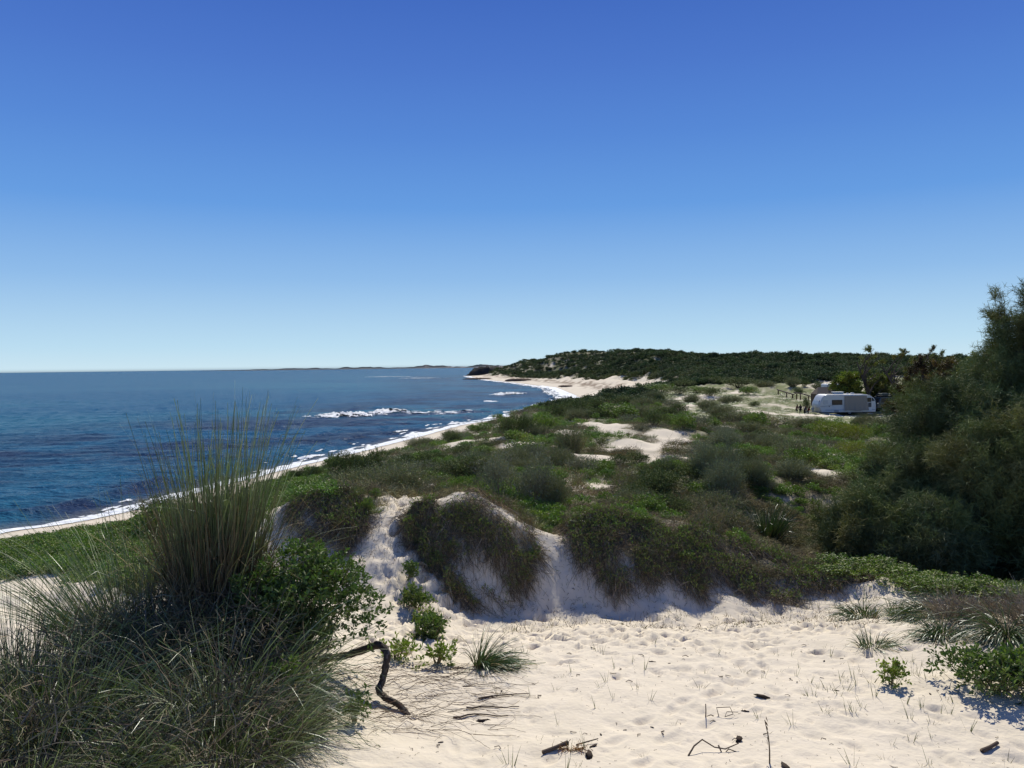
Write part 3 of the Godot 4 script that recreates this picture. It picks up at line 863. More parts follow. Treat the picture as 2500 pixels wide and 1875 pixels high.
# dry grass and roots hanging over the steep sandy faces
func plant_faces():
	var about := {"left": ["dark dry roots and grass hanging over the mound above the bent branch", 3800, 0.10], "mid": ["dry grass and roots matted over the round sandy mound between the chute and the gully", 5400, 0.08],
		"midback": ["thin straw-coloured grass on the sandy shoulder of the round mound", 2200, 0.07], "right": ["thick brown mat of dead roots draped over the long sandy bank", 8500, 0.10], "far": ["olive-brown creeping mat along the low end of the long sandy bank", 4400, 0.11]}
	for k in FACE_MATS:
		var poly: Array = FACE_MATS[k]
		var lo := Vector2(1e9, 1e9)
		var hi := -lo
		for p in poly:
			lo = lo.min(Vector2(p[0], p[1])); hi = hi.max(Vector2(p[0], p[1]))
		var mid := (lo + hi) * 0.5
		var o := thing("hanging_mat", about[k][0], "dry plant", on_ground(mid.x, mid.y))
		var roots := MB.new()
		var tufts := MB.new()
		var green := MB.new()
		var thick: float = about[k][2]
		var made := 0
		var guard := 0
		while made < about[k][1] and guard < 90000:
			guard += 1
			var x := rng.randf_range(lo.x, hi.x)
			var z := rng.randf_range(lo.y, hi.y)
			if not inside_poly(poly, x + n_b.get_noise_2d(x, z) * 0.4, z + n_b.get_noise_2d(z, x) * 0.4): continue
			if n_b.get_noise_2d(x * 0.9 + 7, z * 0.9) < rng.randf_range(-0.42, 0.06): continue
			made += 1
			var sl := slope(x, z)
			var dn := Vector3(sl.x, 0, sl.z).normalized() if sl.length() > 0.05 else Vector3(0, 0, 1)
			var pts := PackedVector3Array()
			var lift := rng.randf() * thick
			var px := x
			var pz := z
			var dir := (dn * 0.45 + rdir() * 0.9)
			var n := 7
			var st := rng.randf_range(0.03, 0.075)
			for q in n:
				pts.append(Vector3(px, height(px, pz) + 0.008 + lift * (1.0 - 0.75 * q / n) + rng.randf() * 0.02, pz) - o.position)
				dir = (dir + dn * 0.07 + rdir() * 0.6).normalized()
				px += dir.x * st; pz += dir.z * st
			var c: Color = [lin(0.17, 0.125, 0.08), lin(0.12, 0.09, 0.06), lin(0.27, 0.20, 0.12), lin(0.17, 0.145, 0.085), lin(0.38, 0.31, 0.22)][rng.randi() % 5]
			if k == "midback" and made % 2: c = lin(0.377, 0.290, 0.160)
			roots.ribbon(pts, rng.randf_range(0.004, 0.009), 0.003, side_of(dir), jit(c, 0.3), jit(c, 0.3))
			if made % 2 == 0:
				var d := (Vector3.UP * 0.6 + dn * 0.5 + rdir() * 0.8).normalized()
				var gp := bend_path(pts[1], d, rng.randf_range(0.08, 0.22), 4, 4.0, 0.2)
				var gc: Color = [lin(0.217, 0.160, 0.087), lin(0.189, 0.174, 0.072), lin(0.145, 0.116, 0.072)][rng.randi() % 3]
				tufts.ribbon(gp, 0.006, 0.002, side_of(d), jit(gc, 0.3), jit(gc, 0.3))
			if (made % 4 == 0 and k in ["far", "mid", "right"]) or made % 12 == 0:
				for e in 3:
					var d := (Vector3.UP + rdir()).normalized()
					green.leaf(pts[0] + rdir() * 0.03 + Vector3.UP * 0.02, d, side_of(d), rng.randf_range(0.03, 0.06), 0.014, jit(lin(0.19, 0.225, 0.065), 0.3))
		put(roots, "roots", M.stem, o, "stuff"); put(tufts, "dead_stems", M.dull, o, "stuff"); put(green, "leaves", M.leaf, o, "stuff")

func bank_litter():
	var mb := MB.new()
	for q in 9000:
		var r := rng.randf_range(11.2, 14.6)
		var u := rng.randf_range(-0.26, 0.42)
		var x := r * sin(u)
		var z := -r * cos(u)
		if n_b.get_noise_2d(x * 0.8, z * 0.8 + 33) < rng.randf_range(-0.35, 0.3) - clampf((r - 12.2) * 0.3, 0, 0.6): continue
		var a := rng.randf() * TAU
		var l := rng.randf_range(0.02, 0.07)
		var p := on_ground(x, z) + Vector3.UP * 0.006
		var up := rng.randf() * rng.randf() * 0.12
		var e := on_ground(x + cos(a) * l, z + sin(a) * l) + Vector3.UP * (0.006 + up)
		var c := jit([lin(0.17, 0.125, 0.08), lin(0.26, 0.20, 0.12), lin(0.11, 0.085, 0.06), lin(0.22, 0.23, 0.10)][rng.randi() % 4], 0.3)
		mb.ribbon(PackedVector3Array([p, p.lerp(e, 0.5) + Vector3.UP * 0.012, e]), rng.randf_range(0.004, 0.009), 0.003, side_of(e - p), c, c)
	var o := put(mb, "bank_litter", M.stem, self, "stuff")
	tag(o, "loose dry stems and leaf bits strewn over the sandy bank", "litter")

# ---------------------------------------------------------------- uncountable low growth
func mass(called: String, mesh: Mesh, at: Array, label: String, category: String):
	var mm := MultiMesh.new()
	mm.transform_format = MultiMesh.TRANSFORM_3D
	mm.use_colors = true
	mm.mesh = mesh
	mm.instance_count = at.size()
	for q in at.size():
		mm.set_instance_transform(q, at[q][0]); mm.set_instance_color(q, at[q][1])
	var o := MultiMeshInstance3D.new()
	o.multimesh = mm
	hang(o, called, self, "stuff")
	tag(o, label, category)
func spot(x: float, z: float, s: float, sy: float, sink := 0.02) -> Transform3D:
	return Transform3D(Basis(Vector3.UP, rng.randf() * TAU).scaled(Vector3(s, sy, s)), on_ground(x, z) - Vector3.UP * sink)

func scatter_cover():
	var herb := MB.new()
	var hs := MB.new()
	leafy(herb, hs, 0.5, 0.2, 60, 5, 0.05, 0.022, [lin(0.95, 1.0, 0.9), lin(0.8, 0.9, 0.8), lin(1.1, 1.1, 0.9)], 0.25, lin(0.145, 0.116, 0.072), 7)
	var grass := MB.new()
	tussock(grass, 0.3, 130, 0.10, 0.30, 0.9, Vector3.ZERO, 2.0, 0.010, lin(0.9, 0.9, 0.9), lin(1.0, 1.05, 0.9))
	var dry := MB.new()
	tangle(dry, 0.6, 0.22, 150, 0.18, 0.009, [lin(1, 1, 1), lin(0.8, 0.75, 0.7), lin(1.2, 1.15, 1.05)])
	var fb := MB.new()
	var fs := MB.new()
	leafy(fb, fs, 2.0, 1.1, 90, 4, 0.24, 0.13, [lin(1, 1, 1), lin(0.8, 0.85, 0.8), lin(1.2, 1.15, 1.0)], 0.25, lin(0.145, 0.145, 0.145), 9, 0.15)
	var l1 := []
	var l2 := []
	var l3 := []
	var l4 := []
	for q in 21000:
		var r := exp(rng.randf_range(log(13.0), log(135.0)))
		var u := rng.randf_range(-0.64, 0.6)
		var x := r * sin(u)
		var z := -r * cos(u)
		var g := grown(x, z)
		if g < rng.randf() * 0.8 + 0.15: continue
		var kind := n_a.get_noise_2d(x * 0.55 + 500, z * 0.55) + rng.randf_range(-0.22, 0.22)
		var s := clampf(0.45 + r * 0.017, 0.5, 2.4) * rng.randf_range(0.7, 1.3)
		var slope_left := u < -0.22 and r < 60
		if in_clearing(x, z) and r > 60:
			l2.append([spot(x, z, s, s * 0.32), jit([lin(0.22, 0.27, 0.085), lin(0.28, 0.27, 0.11)][rng.randi() % 2], 0.25)])
		elif u > 0.06 and r < 19 and rng.randf() < 0.85:
			l3.append([spot(x, z, s * 0.9, s * 0.6), jit([lin(0.26, 0.20, 0.115), lin(0.22, 0.20, 0.10)][rng.randi() % 2], 0.25)])
		elif slope_left or kind > 0.12:
			l1.append([spot(x, z, s * (1.25 if slope_left else 1.0), s), jit(lin(0.21, 0.25, 0.07), 0.35)])
		elif kind > -0.12:
			l2.append([spot(x, z, s, s * 0.9), jit([lin(0.19, 0.23, 0.085), lin(0.32, 0.27, 0.145), lin(0.24, 0.24, 0.10)][rng.randi() % 3], 0.3)])
		else:
			l3.append([spot(x, z, s, s), jit([lin(0.29, 0.23, 0.125), lin(0.24, 0.22, 0.115), lin(0.30, 0.28, 0.13)][rng.randi() % 3], 0.25)])
	for q in 80000:
		var r := exp(rng.randf_range(log(105.0), log(900.0)))
		var u := rng.randf_range(-0.12, 0.62)
		var x := r * sin(u)
		var z := -r * cos(u)
		if grown(x, z) < 0.6 + rng.randf() * 0.3 or in_clearing(x, z): continue
		if r < 240 and n_c.get_noise_2d(x * 1.6 + 40, z * 1.6) > 0.42: continue
		var s := rng.randf_range(0.45, 1.0) * rng.randf_range(0.8, 1.8) * clampf(0.45 + r / 400.0, 0.7, 1.6)
		var cn := n_c.get_noise_2d(x * 0.9 - 90, z * 0.9)
		l4.append([spot(x, z, s, s * rng.randf_range(0.5, 0.95), 0.1), jit([lin(0.10, 0.12, 0.055), lin(0.125, 0.15, 0.058), lin(0.15, 0.165, 0.07)][clampi(int(1.5 + cn * 4), 0, 2)], 0.3)])
	mass("leafy_ground_cover", herb.mesh(M.leaf), l1, "green creeping leafy ground cover spread over the dunes", "ground cover")
	mass("dune_grass", grass.mesh(M.blade), l2, "short green and straw dune grass over the flats", "grass")
	mass("dry_ground_cover", dry.mesh(M.stem), l3, "low brown dried ground cover between the shrubs", "ground cover")
	mass("hill_scrub", fb.mesh(M.dull), l4, "dark green scrub covering the far hills and headland", "scrub")
	print("cover counts ", l1.size(), " ", l2.size(), " ", l3.size(), " ", l4.size())

# ---------------------------------------------------------------- trees
# crown made of sprays set over overlapping lobes; limbs run to the lobes
func tree(called: String, label: String, group: String, x: float, z: float, top: float, rad: float, spray: Mesh, count: int, ssize: float, cols: Array, low := 0.1, lobes := 16, droop := 0.2):
	var at := on_ground(x, z)
	var h := top - at.y
	var o := thing(called, label, "tree", at, 0.0, group)
	var tr := MB.new()
	var cs := []
	for q in lobes:
		var t := (q + 0.5) / lobes
		var y := lerpf(low, 0.88, t) * h
		var prof := sqrt(maxf(0.0, 1.0 - pow(clampf((t - 0.35) / 0.68, -0.6, 1.0), 2.0)))
		var a := q * 2.4 + rng.randf() * 0.8
		var rr := rad * prof * rng.randf_range(0.35, 0.75)
		cs.append([Vector3(cos(a) * rr, y, sin(a) * rr), rad * rng.randf_range(0.24, 0.42) * (0.55 + 0.45 * prof), cols[rng.randi() % cols.size()]])
	var bole := bend_path(Vector3(0, -0.15, 0), Vector3(rng.randf_range(-0.2, 0.2), 1, rng.randf_range(-0.2, 0.2)).normalized(), h * 0.75, 6, 0.0, 0.12)
	var br := PackedFloat32Array()
	for q in 7: br.append(lerpf(0.035 * h, 0.006 * h, q / 6.0))
	tr.tube(bole, br, 7, lin(0.123, 0.094, 0.072), 0.12, rng)
	for lb in cs:
		var s: Vector3 = bole[clampi(int(lb[0].y / h * 6.0), 1, 5)]
		var e: Vector3 = lb[0]
		var pts := PackedVector3Array()
		for q in 6:
			pts.append(s.lerp(e, q / 5.0) + Vector3(0, sin(q / 5.0 * PI) * 0.12 * rad, 0) + rdir() * 0.03 * rad)
		tr.tube(pts, PackedFloat32Array([0.012 * h, 0.010 * h, 0.008 * h, 0.006 * h, 0.004 * h, 0.002 * h]), 5, jit(lin(0.123, 0.094, 0.072), 0.2))
		for b in 5:
			var d: Vector3 = rdir()
			tr.ribbon(bend_path(pts[3 + rng.randi() % 3], d, lb[1] * 0.95, 4, 0.0, 0.15), 0.004 * h, 0.001 * h, side_of(d), lin(0.131, 0.102, 0.080), lin(0.131, 0.102, 0.080))
	var mm := MultiMesh.new()
	mm.transform_format = MultiMesh.TRANSFORM_3D
	mm.use_colors = true
	mm.mesh = spray
	mm.instance_count = count
	var q := 0
	while q < count:
		var lb = cs[rng.randi() % lobes]
		var d := rdir()
		if d.y < -0.2 and rng.randf() < 0.6: d.y = -d.y
		var reach: float = lb[1] * rng.randf_range(0.75, 1.45)
		var pth := bend_path(lb[0] + d * lb[1] * 0.15, (d + Vector3.UP * 0.3).normalized(), reach, 6, 0.5, 0.14)
		tr.ribbon(pth, 0.0035 * h, 0.001 * h, side_of(d), lin(0.11, 0.085, 0.065), lin(0.11, 0.085, 0.065))
		var tone := jit(lb[2], 0.3)
		for e in mini(13, count - q):
			var k := 1 + rng.randi() % 6
			var p := pth[k] + rdir() * 0.06 * rad
			if p.y < 0.05: p.y = rng.randf() * 0.3
			var g := ((pth[k] - pth[k - 1]).normalized() * 0.8 + Vector3.UP * (0.35 - droop) + rdir() * 0.6).normalized()
			var sd := side_of(g)
			mm.set_instance_transform(q, Transform3D(Basis(sd, g, sd.cross(g)).scaled(Vector3.ONE * ssize * rng.randf_range(0.55, 1.2)), p))
			mm.set_instance_color(q, jit(tone, 0.12))
			q += 1
	put(tr, "trunk", M.bark, o)
	var cr := MultiMeshInstance3D.new()
	cr.multimesh = mm
	hang(cr, "crown", o, "stuff")
	return o

func plant_trees():
	# a feathery spray: thin needles along a few drooping twigs (along +y)
	var fe := MB.new()
	for t in 5:
		var d := (Vector3.UP + rdir() * 0.55).normalized()
		var tw := bend_path(Vector3.ZERO, d, rng.randf_range(0.28, 0.42), 5, 1.6, 0.1)
		fe.ribbon(tw, 0.005, 0.002, side_of(d), lin(0.8, 0.7, 0.5), lin(0.9, 0.9, 0.7))
		for q in 15:
			var s := tw[1 + rng.randi() % 5].lerp(tw[mini(5, 2 + rng.randi() % 4)], rng.randf() * 0.3)
			var nd := (d * 0.7 + rdir() * 0.8).normalized()
			fe.ribbon(bend_path(s, nd, rng.randf_range(0.07, 0.14), 2, 3.0, 0.08), 0.009, 0.003, side_of(nd), lin(1, 1, 1), lin(1.1, 1.1, 1.0))
	var feather := fe.mesh(M.dull)
	var olive := [lin(0.15, 0.17, 0.07), lin(0.18, 0.20, 0.075), lin(0.125, 0.145, 0.066)]
	var gold := [lin(0.195, 0.20, 0.075), lin(0.165, 0.18, 0.072)]
	var grp := "feathery trees at the edge of the sand"
	var lab := "dark feathery-leaved tree in the thicket behind the green shrub bank"
	tree("feathery_tree", "tallest feathery-leaved tree, rising above the thicket against the sky", "", 12.2, -19.0, 10.9, 1.6, feather, 4200, 1.05, gold, 0.12, 28)
	for t in [[12.7, -22.0, 8.9, 2.2, 3800], [15.0, -24.0, 9.5, 2.4, 3200], [10.3, -18.9, 8.5, 2.0, 3600], [9.4, -15.9, 7.6, 1.6, 3200], [11.0, -15.8, 8.4, 1.9, 3400], [8.2, -17.2, 7.0, 1.3, 2600], [7.2, -16.6, 6.2, 1.0, 2000], [7.8, -15.3, 6.1, 0.9, 1700], [12.9, -16.4, 8.2, 2.0, 2600], [10.8, -20.5, 7.9, 1.7, 2400]]:
		tree("feathery_tree", lab, grp, t[0], t[1], t[2], t[3], feather, t[4], 1.0, olive if rng.randf() < 0.7 else gold, 0.06, 22)
	# leafy sprays for the trees round the caravan
	var le := MB.new()
	for q in 26:
		var d := (Vector3.UP * 0.6 + rdir()).normalized()
		var s := Vector3(0, rng.randf() * 0.35, 0) + rdir() * 0.08
		le.leaf(s, d, side_of(d), rng.randf_range(0.10, 0.17), 0.06, jit(lin(1, 1, 1), 0.25))
	var leaves := le.mesh(M.leaf)
	tree("sparse_tree", "thin half-bare tree with yellowing leaves behind the white caravan", "", 43.9, -100.0, 11.6, 2.5, leaves, 300, 0.9, [lin(0.246, 0.203, 0.043), lin(0.189, 0.174, 0.043)], 0.3, 16)
	tree("sparse_tree", "slender half-bare tree beside the yellowing one behind the caravan", "", 47.2, -100.0, 11.0, 2.1, leaves, 220, 0.9, [lin(0.217, 0.174, 0.043)], 0.3, 12)
	tree("olive_tree", "bushy yellow-green tree just behind the white caravan", "", 41.6, -101.5, 7.5, 2.2, leaves, 1500, 1.5, [lin(0.189, 0.203, 0.036), lin(0.246, 0.246, 0.043), lin(0.131, 0.145, 0.036)], 0.08, 15)
	tree("olive_tree", "second yellow-green tree beside the rear of the caravan", "", 45.6, -101.5, 7.3, 2.3, leaves, 1200, 1.5, [lin(0.145, 0.145, 0.036), lin(0.189, 0.174, 0.043)], 0.08, 14)
	tree("red_tree", "dark red-brown bushy tree behind the rear of the caravan", "", 30.6, -61.0, 9.4, 2.2, leaves, 1100, 0.9, [lin(0.11, 0.06, 0.03), lin(0.14, 0.10, 0.04), lin(0.09, 0.07, 0.03)], 0.1, 18)
	tree("brown_tree", "tall brownish-olive tree breaking the skyline beyond the red-brown one", "", 34.6, -68.0, 10.6, 2.0, leaves, 520, 0.9, [lin(0.17, 0.15, 0.05), lin(0.14, 0.10, 0.04)], 0.25, 16)
	tree("red_tree", "rust-coloured bushy tree between the caravan and the feathery trees", "", 28.5, -54.0, 9.2, 1.8, leaves, 1000, 0.85, [lin(0.17, 0.095, 0.035), lin(0.14, 0.10, 0.035)], 0.1, 16)
	tree("red_tree", "brown-leaved low tree in front of the rust-coloured one", "", 31.9, -66.0, 7.2, 1.9, leaves, 1300, 1.1, [lin(0.145, 0.109, 0.036), lin(0.116, 0.072, 0.029)], 0.1, 14)
	tree("slim_tree", "small pale-topped tree sticking up beside the rust-coloured crown", "", 27.9, -50.0, 9.9, 1.0, leaves, 300, 0.8, [lin(0.189, 0.174, 0.043)], 0.35, 9)

# ---------------------------------------------------------------- the near plants
func near_plant(called: String, label: String, cat: String, x: float, z: float) -> Node3D:
	return thing(called, label, cat, on_ground(x, z))
func ground_clamp(mb: MB, o: Node3D):
	for q in mb.v.size():
		var p := mb.v[q]
		var g := height(p.x + o.position.x, p.z + o.position.z) - o.position.y
		if p.y < g + 0.004: mb.v[q].y = g + 0.004 + rng.randf() * 0.01

func plant_foreground():
	var straw := lin(0.290, 0.217, 0.116)
	var brown := lin(0.145, 0.102, 0.065)
	var green := lin(0.123, 0.160, 0.065)
	var pale := lin(0.232, 0.261, 0.131)
	# tall clump standing over the beach
	var o := near_plant("tall_grass_clump", "tallest grass clump, brown at its foot, standing up against the sea", "grass clump", -3.02, -8.3)
	var a := MB.new()
	var b := MB.new()
	for q in 16:                 # a crowd of shoots, each with its own lean
		var c := MB.new()
		var an := rng.randf() * TAU
		var off := Vector3(cos(an), 0, sin(an)) * rng.randf_range(0.0, 0.34)
		tussock(c, 0.09, 56, 0.9, rng.randf_range(1.5, 2.4), 0.12, off * 0.12 + Vector3(rng.randf_range(-0.15, 0.17), 0, rng.randf_range(-0.1, 0.1)), rng.randf_range(0.02, 0.5), rng.randf_range(0.011, 0.020), lin(0.21, 0.17, 0.085), lin(0.20, 0.235, 0.115), 0.45, 8)
		for e in c.v.size(): c.v[e] += off
		var k0 := a.v.size()
		a.v.append_array(c.v); a.n.append_array(c.n); a.c.append_array(c.c)
		for e in c.i: a.i.append(e + k0)
	tussock(a, 0.34, 34, 1.2, 2.4, 0.20, Vector3(0.03, 0, 0), 0.25, 0.014, lin(0.26, 0.23, 0.12), lin(0.40, 0.42, 0.27), 0.25, 9)
	tussock(a, 0.36, 160, 0.9, 2.3, 0.24, Vector3(0.03, 0, 0), 0.2, 0.015, lin(0.10, 0.09, 0.045), lin(0.09, 0.12, 0.05), 0.3, 9)
	tussock(a, 0.5, 110, 0.8, 1.6, 0.7, Vector3(0.22, 0, 0), 0.6, 0.009, lin(0.2, 0.18, 0.09), pale, 0.3, 8)
	tussock(b, 0.42, 900, 0.3, 1.5, 0.24, Vector3.ZERO, 0.5, 0.008, lin(0.12, 0.08, 0.05), lin(0.24, 0.16, 0.085), 0.4)
	tussock(b, 0.5, 420, 0.5, 1.5, 0.5, Vector3(0.1, 0, 0), 0.9, 0.009, lin(0.22, 0.15, 0.08), lin(0.36, 0.27, 0.15), 0.4, 7)
	tangle(b, 1.2, 1.1, 900, 0.4, 0.008, [brown, lin(0.20, 0.13, 0.075), lin(0.26, 0.19, 0.11)], 0.3)
	put(a, "blades", M.blade, o, "stuff"); put(b, "dead_blades", M.dull, o, "stuff")
	# clump leaning to the sea
	o = near_plant("leaning_grass_clump", "grass clump leaning seaward in front of the green slope", "grass clump", -3.95, -8.0)
	a = MB.new(); b = MB.new()
	tussock(a, 0.4, 400, 0.6, 1.65, 0.55, Vector3(-0.5, 0, 0), 0.5, 0.010, lin(0.160, 0.160, 0.072), lin(0.189, 0.232, 0.102), 0.3, 8)
	tussock(b, 0.45, 380, 0.3, 0.8, 0.6, Vector3(-0.25, 0, 0), 1.0, 0.006, brown, straw, 0.35)
	put(a, "blades", M.blade, o, "stuff"); put(b, "dead_blades", M.dull, o, "stuff")
	o = near_plant("edge_grass_clump", "loose long-bladed grass clump by the small bare patch above the green slope", "grass clump", -4.3, -6.9)
	a = MB.new(); b = MB.new()
	tussock(a, 0.55, 420, 0.5, 1.3, 0.75, Vector3(-0.1, 0, 0.05), 0.6, 0.009, lin(0.131, 0.131, 0.065), lin(0.174, 0.217, 0.102), 0.3, 8)
	tussock(b, 0.6, 500, 0.25, 0.7, 0.8, Vector3.ZERO, 1.2, 0.006, brown, lin(0.217, 0.174, 0.102), 0.35)
	put(a, "blades", M.blade, o, "stuff"); put(b, "dead_blades", M.dull, o, "stuff")
	# pale arching blades over the dry mat
	o = near_plant("arching_grass", "pale long grass blades arching over the dry mat", "grass clump", -2.35, -6.3)
	a = MB.new()
	tussock(a, 0.12, 46, 0.7, 1.15, 0.55, Vector3(-0.55, 0, 0.1), 1.1, 0.008, lin(0.203, 0.217, 0.087), lin(0.319, 0.348, 0.174), 0.25, 9)
	put(a, "blades", M.blade, o, "stuff")
	o = near_plant("arching_grass", "pale long grass blades arching at the seaward end of the dry mat", "grass clump", -3.3, -5.9)
	a = MB.new()
	tussock(a, 0.25, 70, 0.6, 1.1, 0.7, Vector3(-0.2, 0, 0.0), 1.0, 0.007, lin(0.189, 0.203, 0.087), lin(0.290, 0.319, 0.160), 0.25, 9)
	put(a, "blades", M.blade, o, "stuff")
	# the matted front of the hummock
	var mats := [[-2.5, -7.0, 1.7, 0.75, "dry grey-brown tangle of stems at the foot of the tallest clump"], [-3.7, -6.3, 1.7, 0.65, "dark matted tangle of grass and stems below the leaning clump"], [-2.2, -5.9, 1.3, 0.55, "fine twiggy mat of dead stems beside the pale arching grass"], [-3.2, -5.3, 1.6, 0.5, "low dark mat of old grass in front of the leaning clump"], [-3.3, -7.5, 1.3, 0.5, "brown matted foot of the tallest grass clump"], [-2.6, -7.7, 1.0, 0.5, "matted old grass between the tallest clump and the bright-leaved shrub"], [-4.6, -5.9, 1.4, 0.6, "seaward mat of old grass beside the loose long-bladed clump"]]
	for m in mats:
		o = near_plant("dry_mat", m[4], "dry plant", m[0], m[1])
		a = MB.new(); b = MB.new()
		tangle(b, m[2], m[3], 900, 0.36, 0.0085, [lin(0.14, 0.11, 0.075), lin(0.10, 0.085, 0.055), lin(0.23, 0.19, 0.13), lin(0.16, 0.145, 0.09)], 0.3)
		tussock(a, m[2] * 0.45, 900, 0.3, m[3] * 1.2, 0.95, Vector3.ZERO, 1.8, 0.0105, lin(0.12, 0.125, 0.055), lin(0.18, 0.22, 0.095), 0.4)
		tussock(a, m[2] * 0.45, 260, 0.35, m[3] * 1.45, 1.1, Vector3.ZERO, 1.6, 0.011, lin(0.22, 0.21, 0.11), lin(0.34, 0.36, 0.20), 0.3)
		ground_clamp(a, o); ground_clamp(b, o)
		put(b, "stems", M.stem, o, "stuff"); put(a, "blades", M.blade, o, "stuff")
	# soft grey-green grass drooping onto the sand
	o = near_plant("soft_grass_clump", "soft grey-green grass clump drooping onto the sand under the bent branch", "grass clump", -1.95, -6.4)
	a = MB.new(); b = MB.new()
	tussock(a, 0.4, 1500, 0.3, 0.7, 1.0, Vector3(0.15, 0, 0.05), 2.6, 0.005, lin(0.131, 0.131, 0.072), lin(0.203, 0.225, 0.123), 0.3, 7)
	tangle(b, 0.9, 0.4, 500, 0.25, 0.005, [straw, brown], 0.3)
	ground_clamp(a, o); ground_clamp(b, o)
	put(a, "blades", M.blade, o, "stuff"); put(b, "stems", M.stem, o, "stuff")
	o = near_plant("pale_grass_tuft", "few pale curved grass blades behind the big leafy shrub", "grass clump", -2.35, -9.6)
	a = MB.new()
	tussock(a, 0.2, 60, 0.35, 0.75, 0.6, Vector3(0.1, 0, 0), 1.4, 0.007, pale, lin(0.319, 0.362, 0.189), 0.25, 7)
	put(a, "blades", M.blade, o, "stuff")
	# leafy shrubs with leaves one can tell apart
	var sh := [
		[-2.05, -8.0, 1.35, 1.25, 1700, "large bright-leaved shrub at the foot of the tallest grass clump", 0],
		[-1.36, -6.85, 0.30, 0.26, 50, "small green shrub under the lower end of the bent branch", 0],
		[-1.3, -8.85, 0.5, 0.16, 50, "low yellow-green shrub behind the bent branch", 1],
		[-0.85, -8.8, 0.5, 0.17, 50, "low yellow-green shrub beside the drooping grass tuft", 1],
		[-2.1, -7.5, 0.4, 0.4, 60, "thin leafy shrub growing along the thick end of the bent branch", 0],
		[-2.05, -6.75, 0.5, 0.55, 110, "leafy green shoots rising through the dry tangle", 0],
		[-1.36, -11.4, 0.42, 0.40, 130, "round green shrub against the shaded foot of the round mound", 0],
		[-0.98, -10.2, 0.50, 0.52, 170, "taller green shrub on open sand in front of the round mound", 0],
		[-1.15, -10.9, 0.35, 0.18, 60, "small yellow-green shrub between the two green ones at the mound", 1],
		[-1.55, -12.0, 0.25, 0.28, 60, "narrow green shrub climbing the edge of the sandy chute", 0],
		[4.5, -7.65, 1.1, 0.40, 420, "spreading broad-leaved green shrub on open sand beside the seedlings", 0],
		[5.0, -7.5, 0.9, 0.45, 300, "second broad-leaved green shrub merging into the spreading one", 0],
		[3.64, -7.93, 0.26, 0.26, 46, "small upright green plant standing alone beside the spreading shrub", 1]]
	for s in sh:
		o = near_plant("broadleaf_shrub", s[5], "shrub", s[0], s[1])
		a = MB.new(); b = MB.new()
		var cols := [lin(0.14, 0.18, 0.055), lin(0.11, 0.15, 0.05), lin(0.185, 0.215, 0.07)] if s[6] == 0 else [lin(0.217, 0.261, 0.051), lin(0.275, 0.290, 0.072)]
		leafy(a, b, s[2], s[3], s[4], 8, 0.055 if s[2] > 0.3 else 0.045, 0.023, cols, 0.22, lin(0.189, 0.160, 0.087), clampi(int(s[2] * 10), 4, 12))
		ground_clamp(a, o)
		put(a, "leaves", M.leaf, o, "stuff"); put(b, "stems", M.stem, o, "stuff")
	# green bank in front of the thicket
	for s in [[6.0, -13.5], [6.7, -13.3], [7.3, -13.0], [7.9, -12.7], [8.4, -12.4], [6.4, -12.9], [7.1, -12.5], [7.7, -12.1], [5.5, -13.9], [8.9, -12.0]]:
		shrub("B", s[0] + 0.0, s[1], 1.15, 0.36, "low bright green shrub in the row along the foot of the thicket", "low green shrubs along the thicket")
	# drooping strap-leaved tufts
	var tf := [
		[-0.35, -8.75, 0.10, 260, 0.35, 0.72, Vector3(0.75, 0, 0.15), 1.6, "dark glossy grass tuft bent over onto the sand"],
		[4.75, -11.3, 0.22, 220, 0.2, 0.45, Vector3(-0.5, 0, 0.2), 3.0, "dark grass tuft on top of the little sand ledge"],
		[5.35, -11.2, 0.22, 260, 0.2, 0.45, Vector3(0.6, 0, 0.3), 3.0, "dark grass tuft hanging over the end of the sand ledge"],
		[4.04, -9.2, 0.16, 130, 0.15, 0.32, Vector3(0.2, 0, 0), 3.0, "small flattened green grass tuft on smooth sand"],
		[4.85, -9.3, 0.14, 260, 0.3, 0.55, Vector3(-0.3, 0, 0.3), 3.0, "green and tan grass tuft drooping beside the grey dead bush"],
		[5.35, -8.9, 0.12, 320, 0.5, 0.85, Vector3(-0.35, 0, 0.45), 2.2, "thick clump of broad dark green blades beside the grey dead bush"],
		[5.3, -10.4, 0.3, 420, 0.35, 0.7, Vector3(-0.7, 0, 0.1), 2.4, "long-bladed grass swept flat behind the grey dead bush"]]
	for t in tf:
		o = near_plant("drooping_tuft", t[8], "grass tuft", t[0], t[1])
		a = MB.new(); b = MB.new()
		tussock(a, t[2], t[3], t[4], t[5], 0.8, t[6], t[7] * 2.4, 0.010, lin(0.102, 0.131, 0.043), lin(0.072, 0.131, 0.043), 0.35, 8)
		tussock(b, t[2], int(t[3] * 0.3), t[4] * 0.6, t[5] * 0.9, 0.8, t[6], t[7] * 2.4, 0.008, lin(0.246, 0.189, 0.102), lin(0.348, 0.261, 0.145), 0.3, 6)
		ground_clamp(a, o); ground_clamp(b, o)
		put(a, "blades", M.blade, o, "stuff"); put(b, "dead_blades", M.dull, o, "stuff")
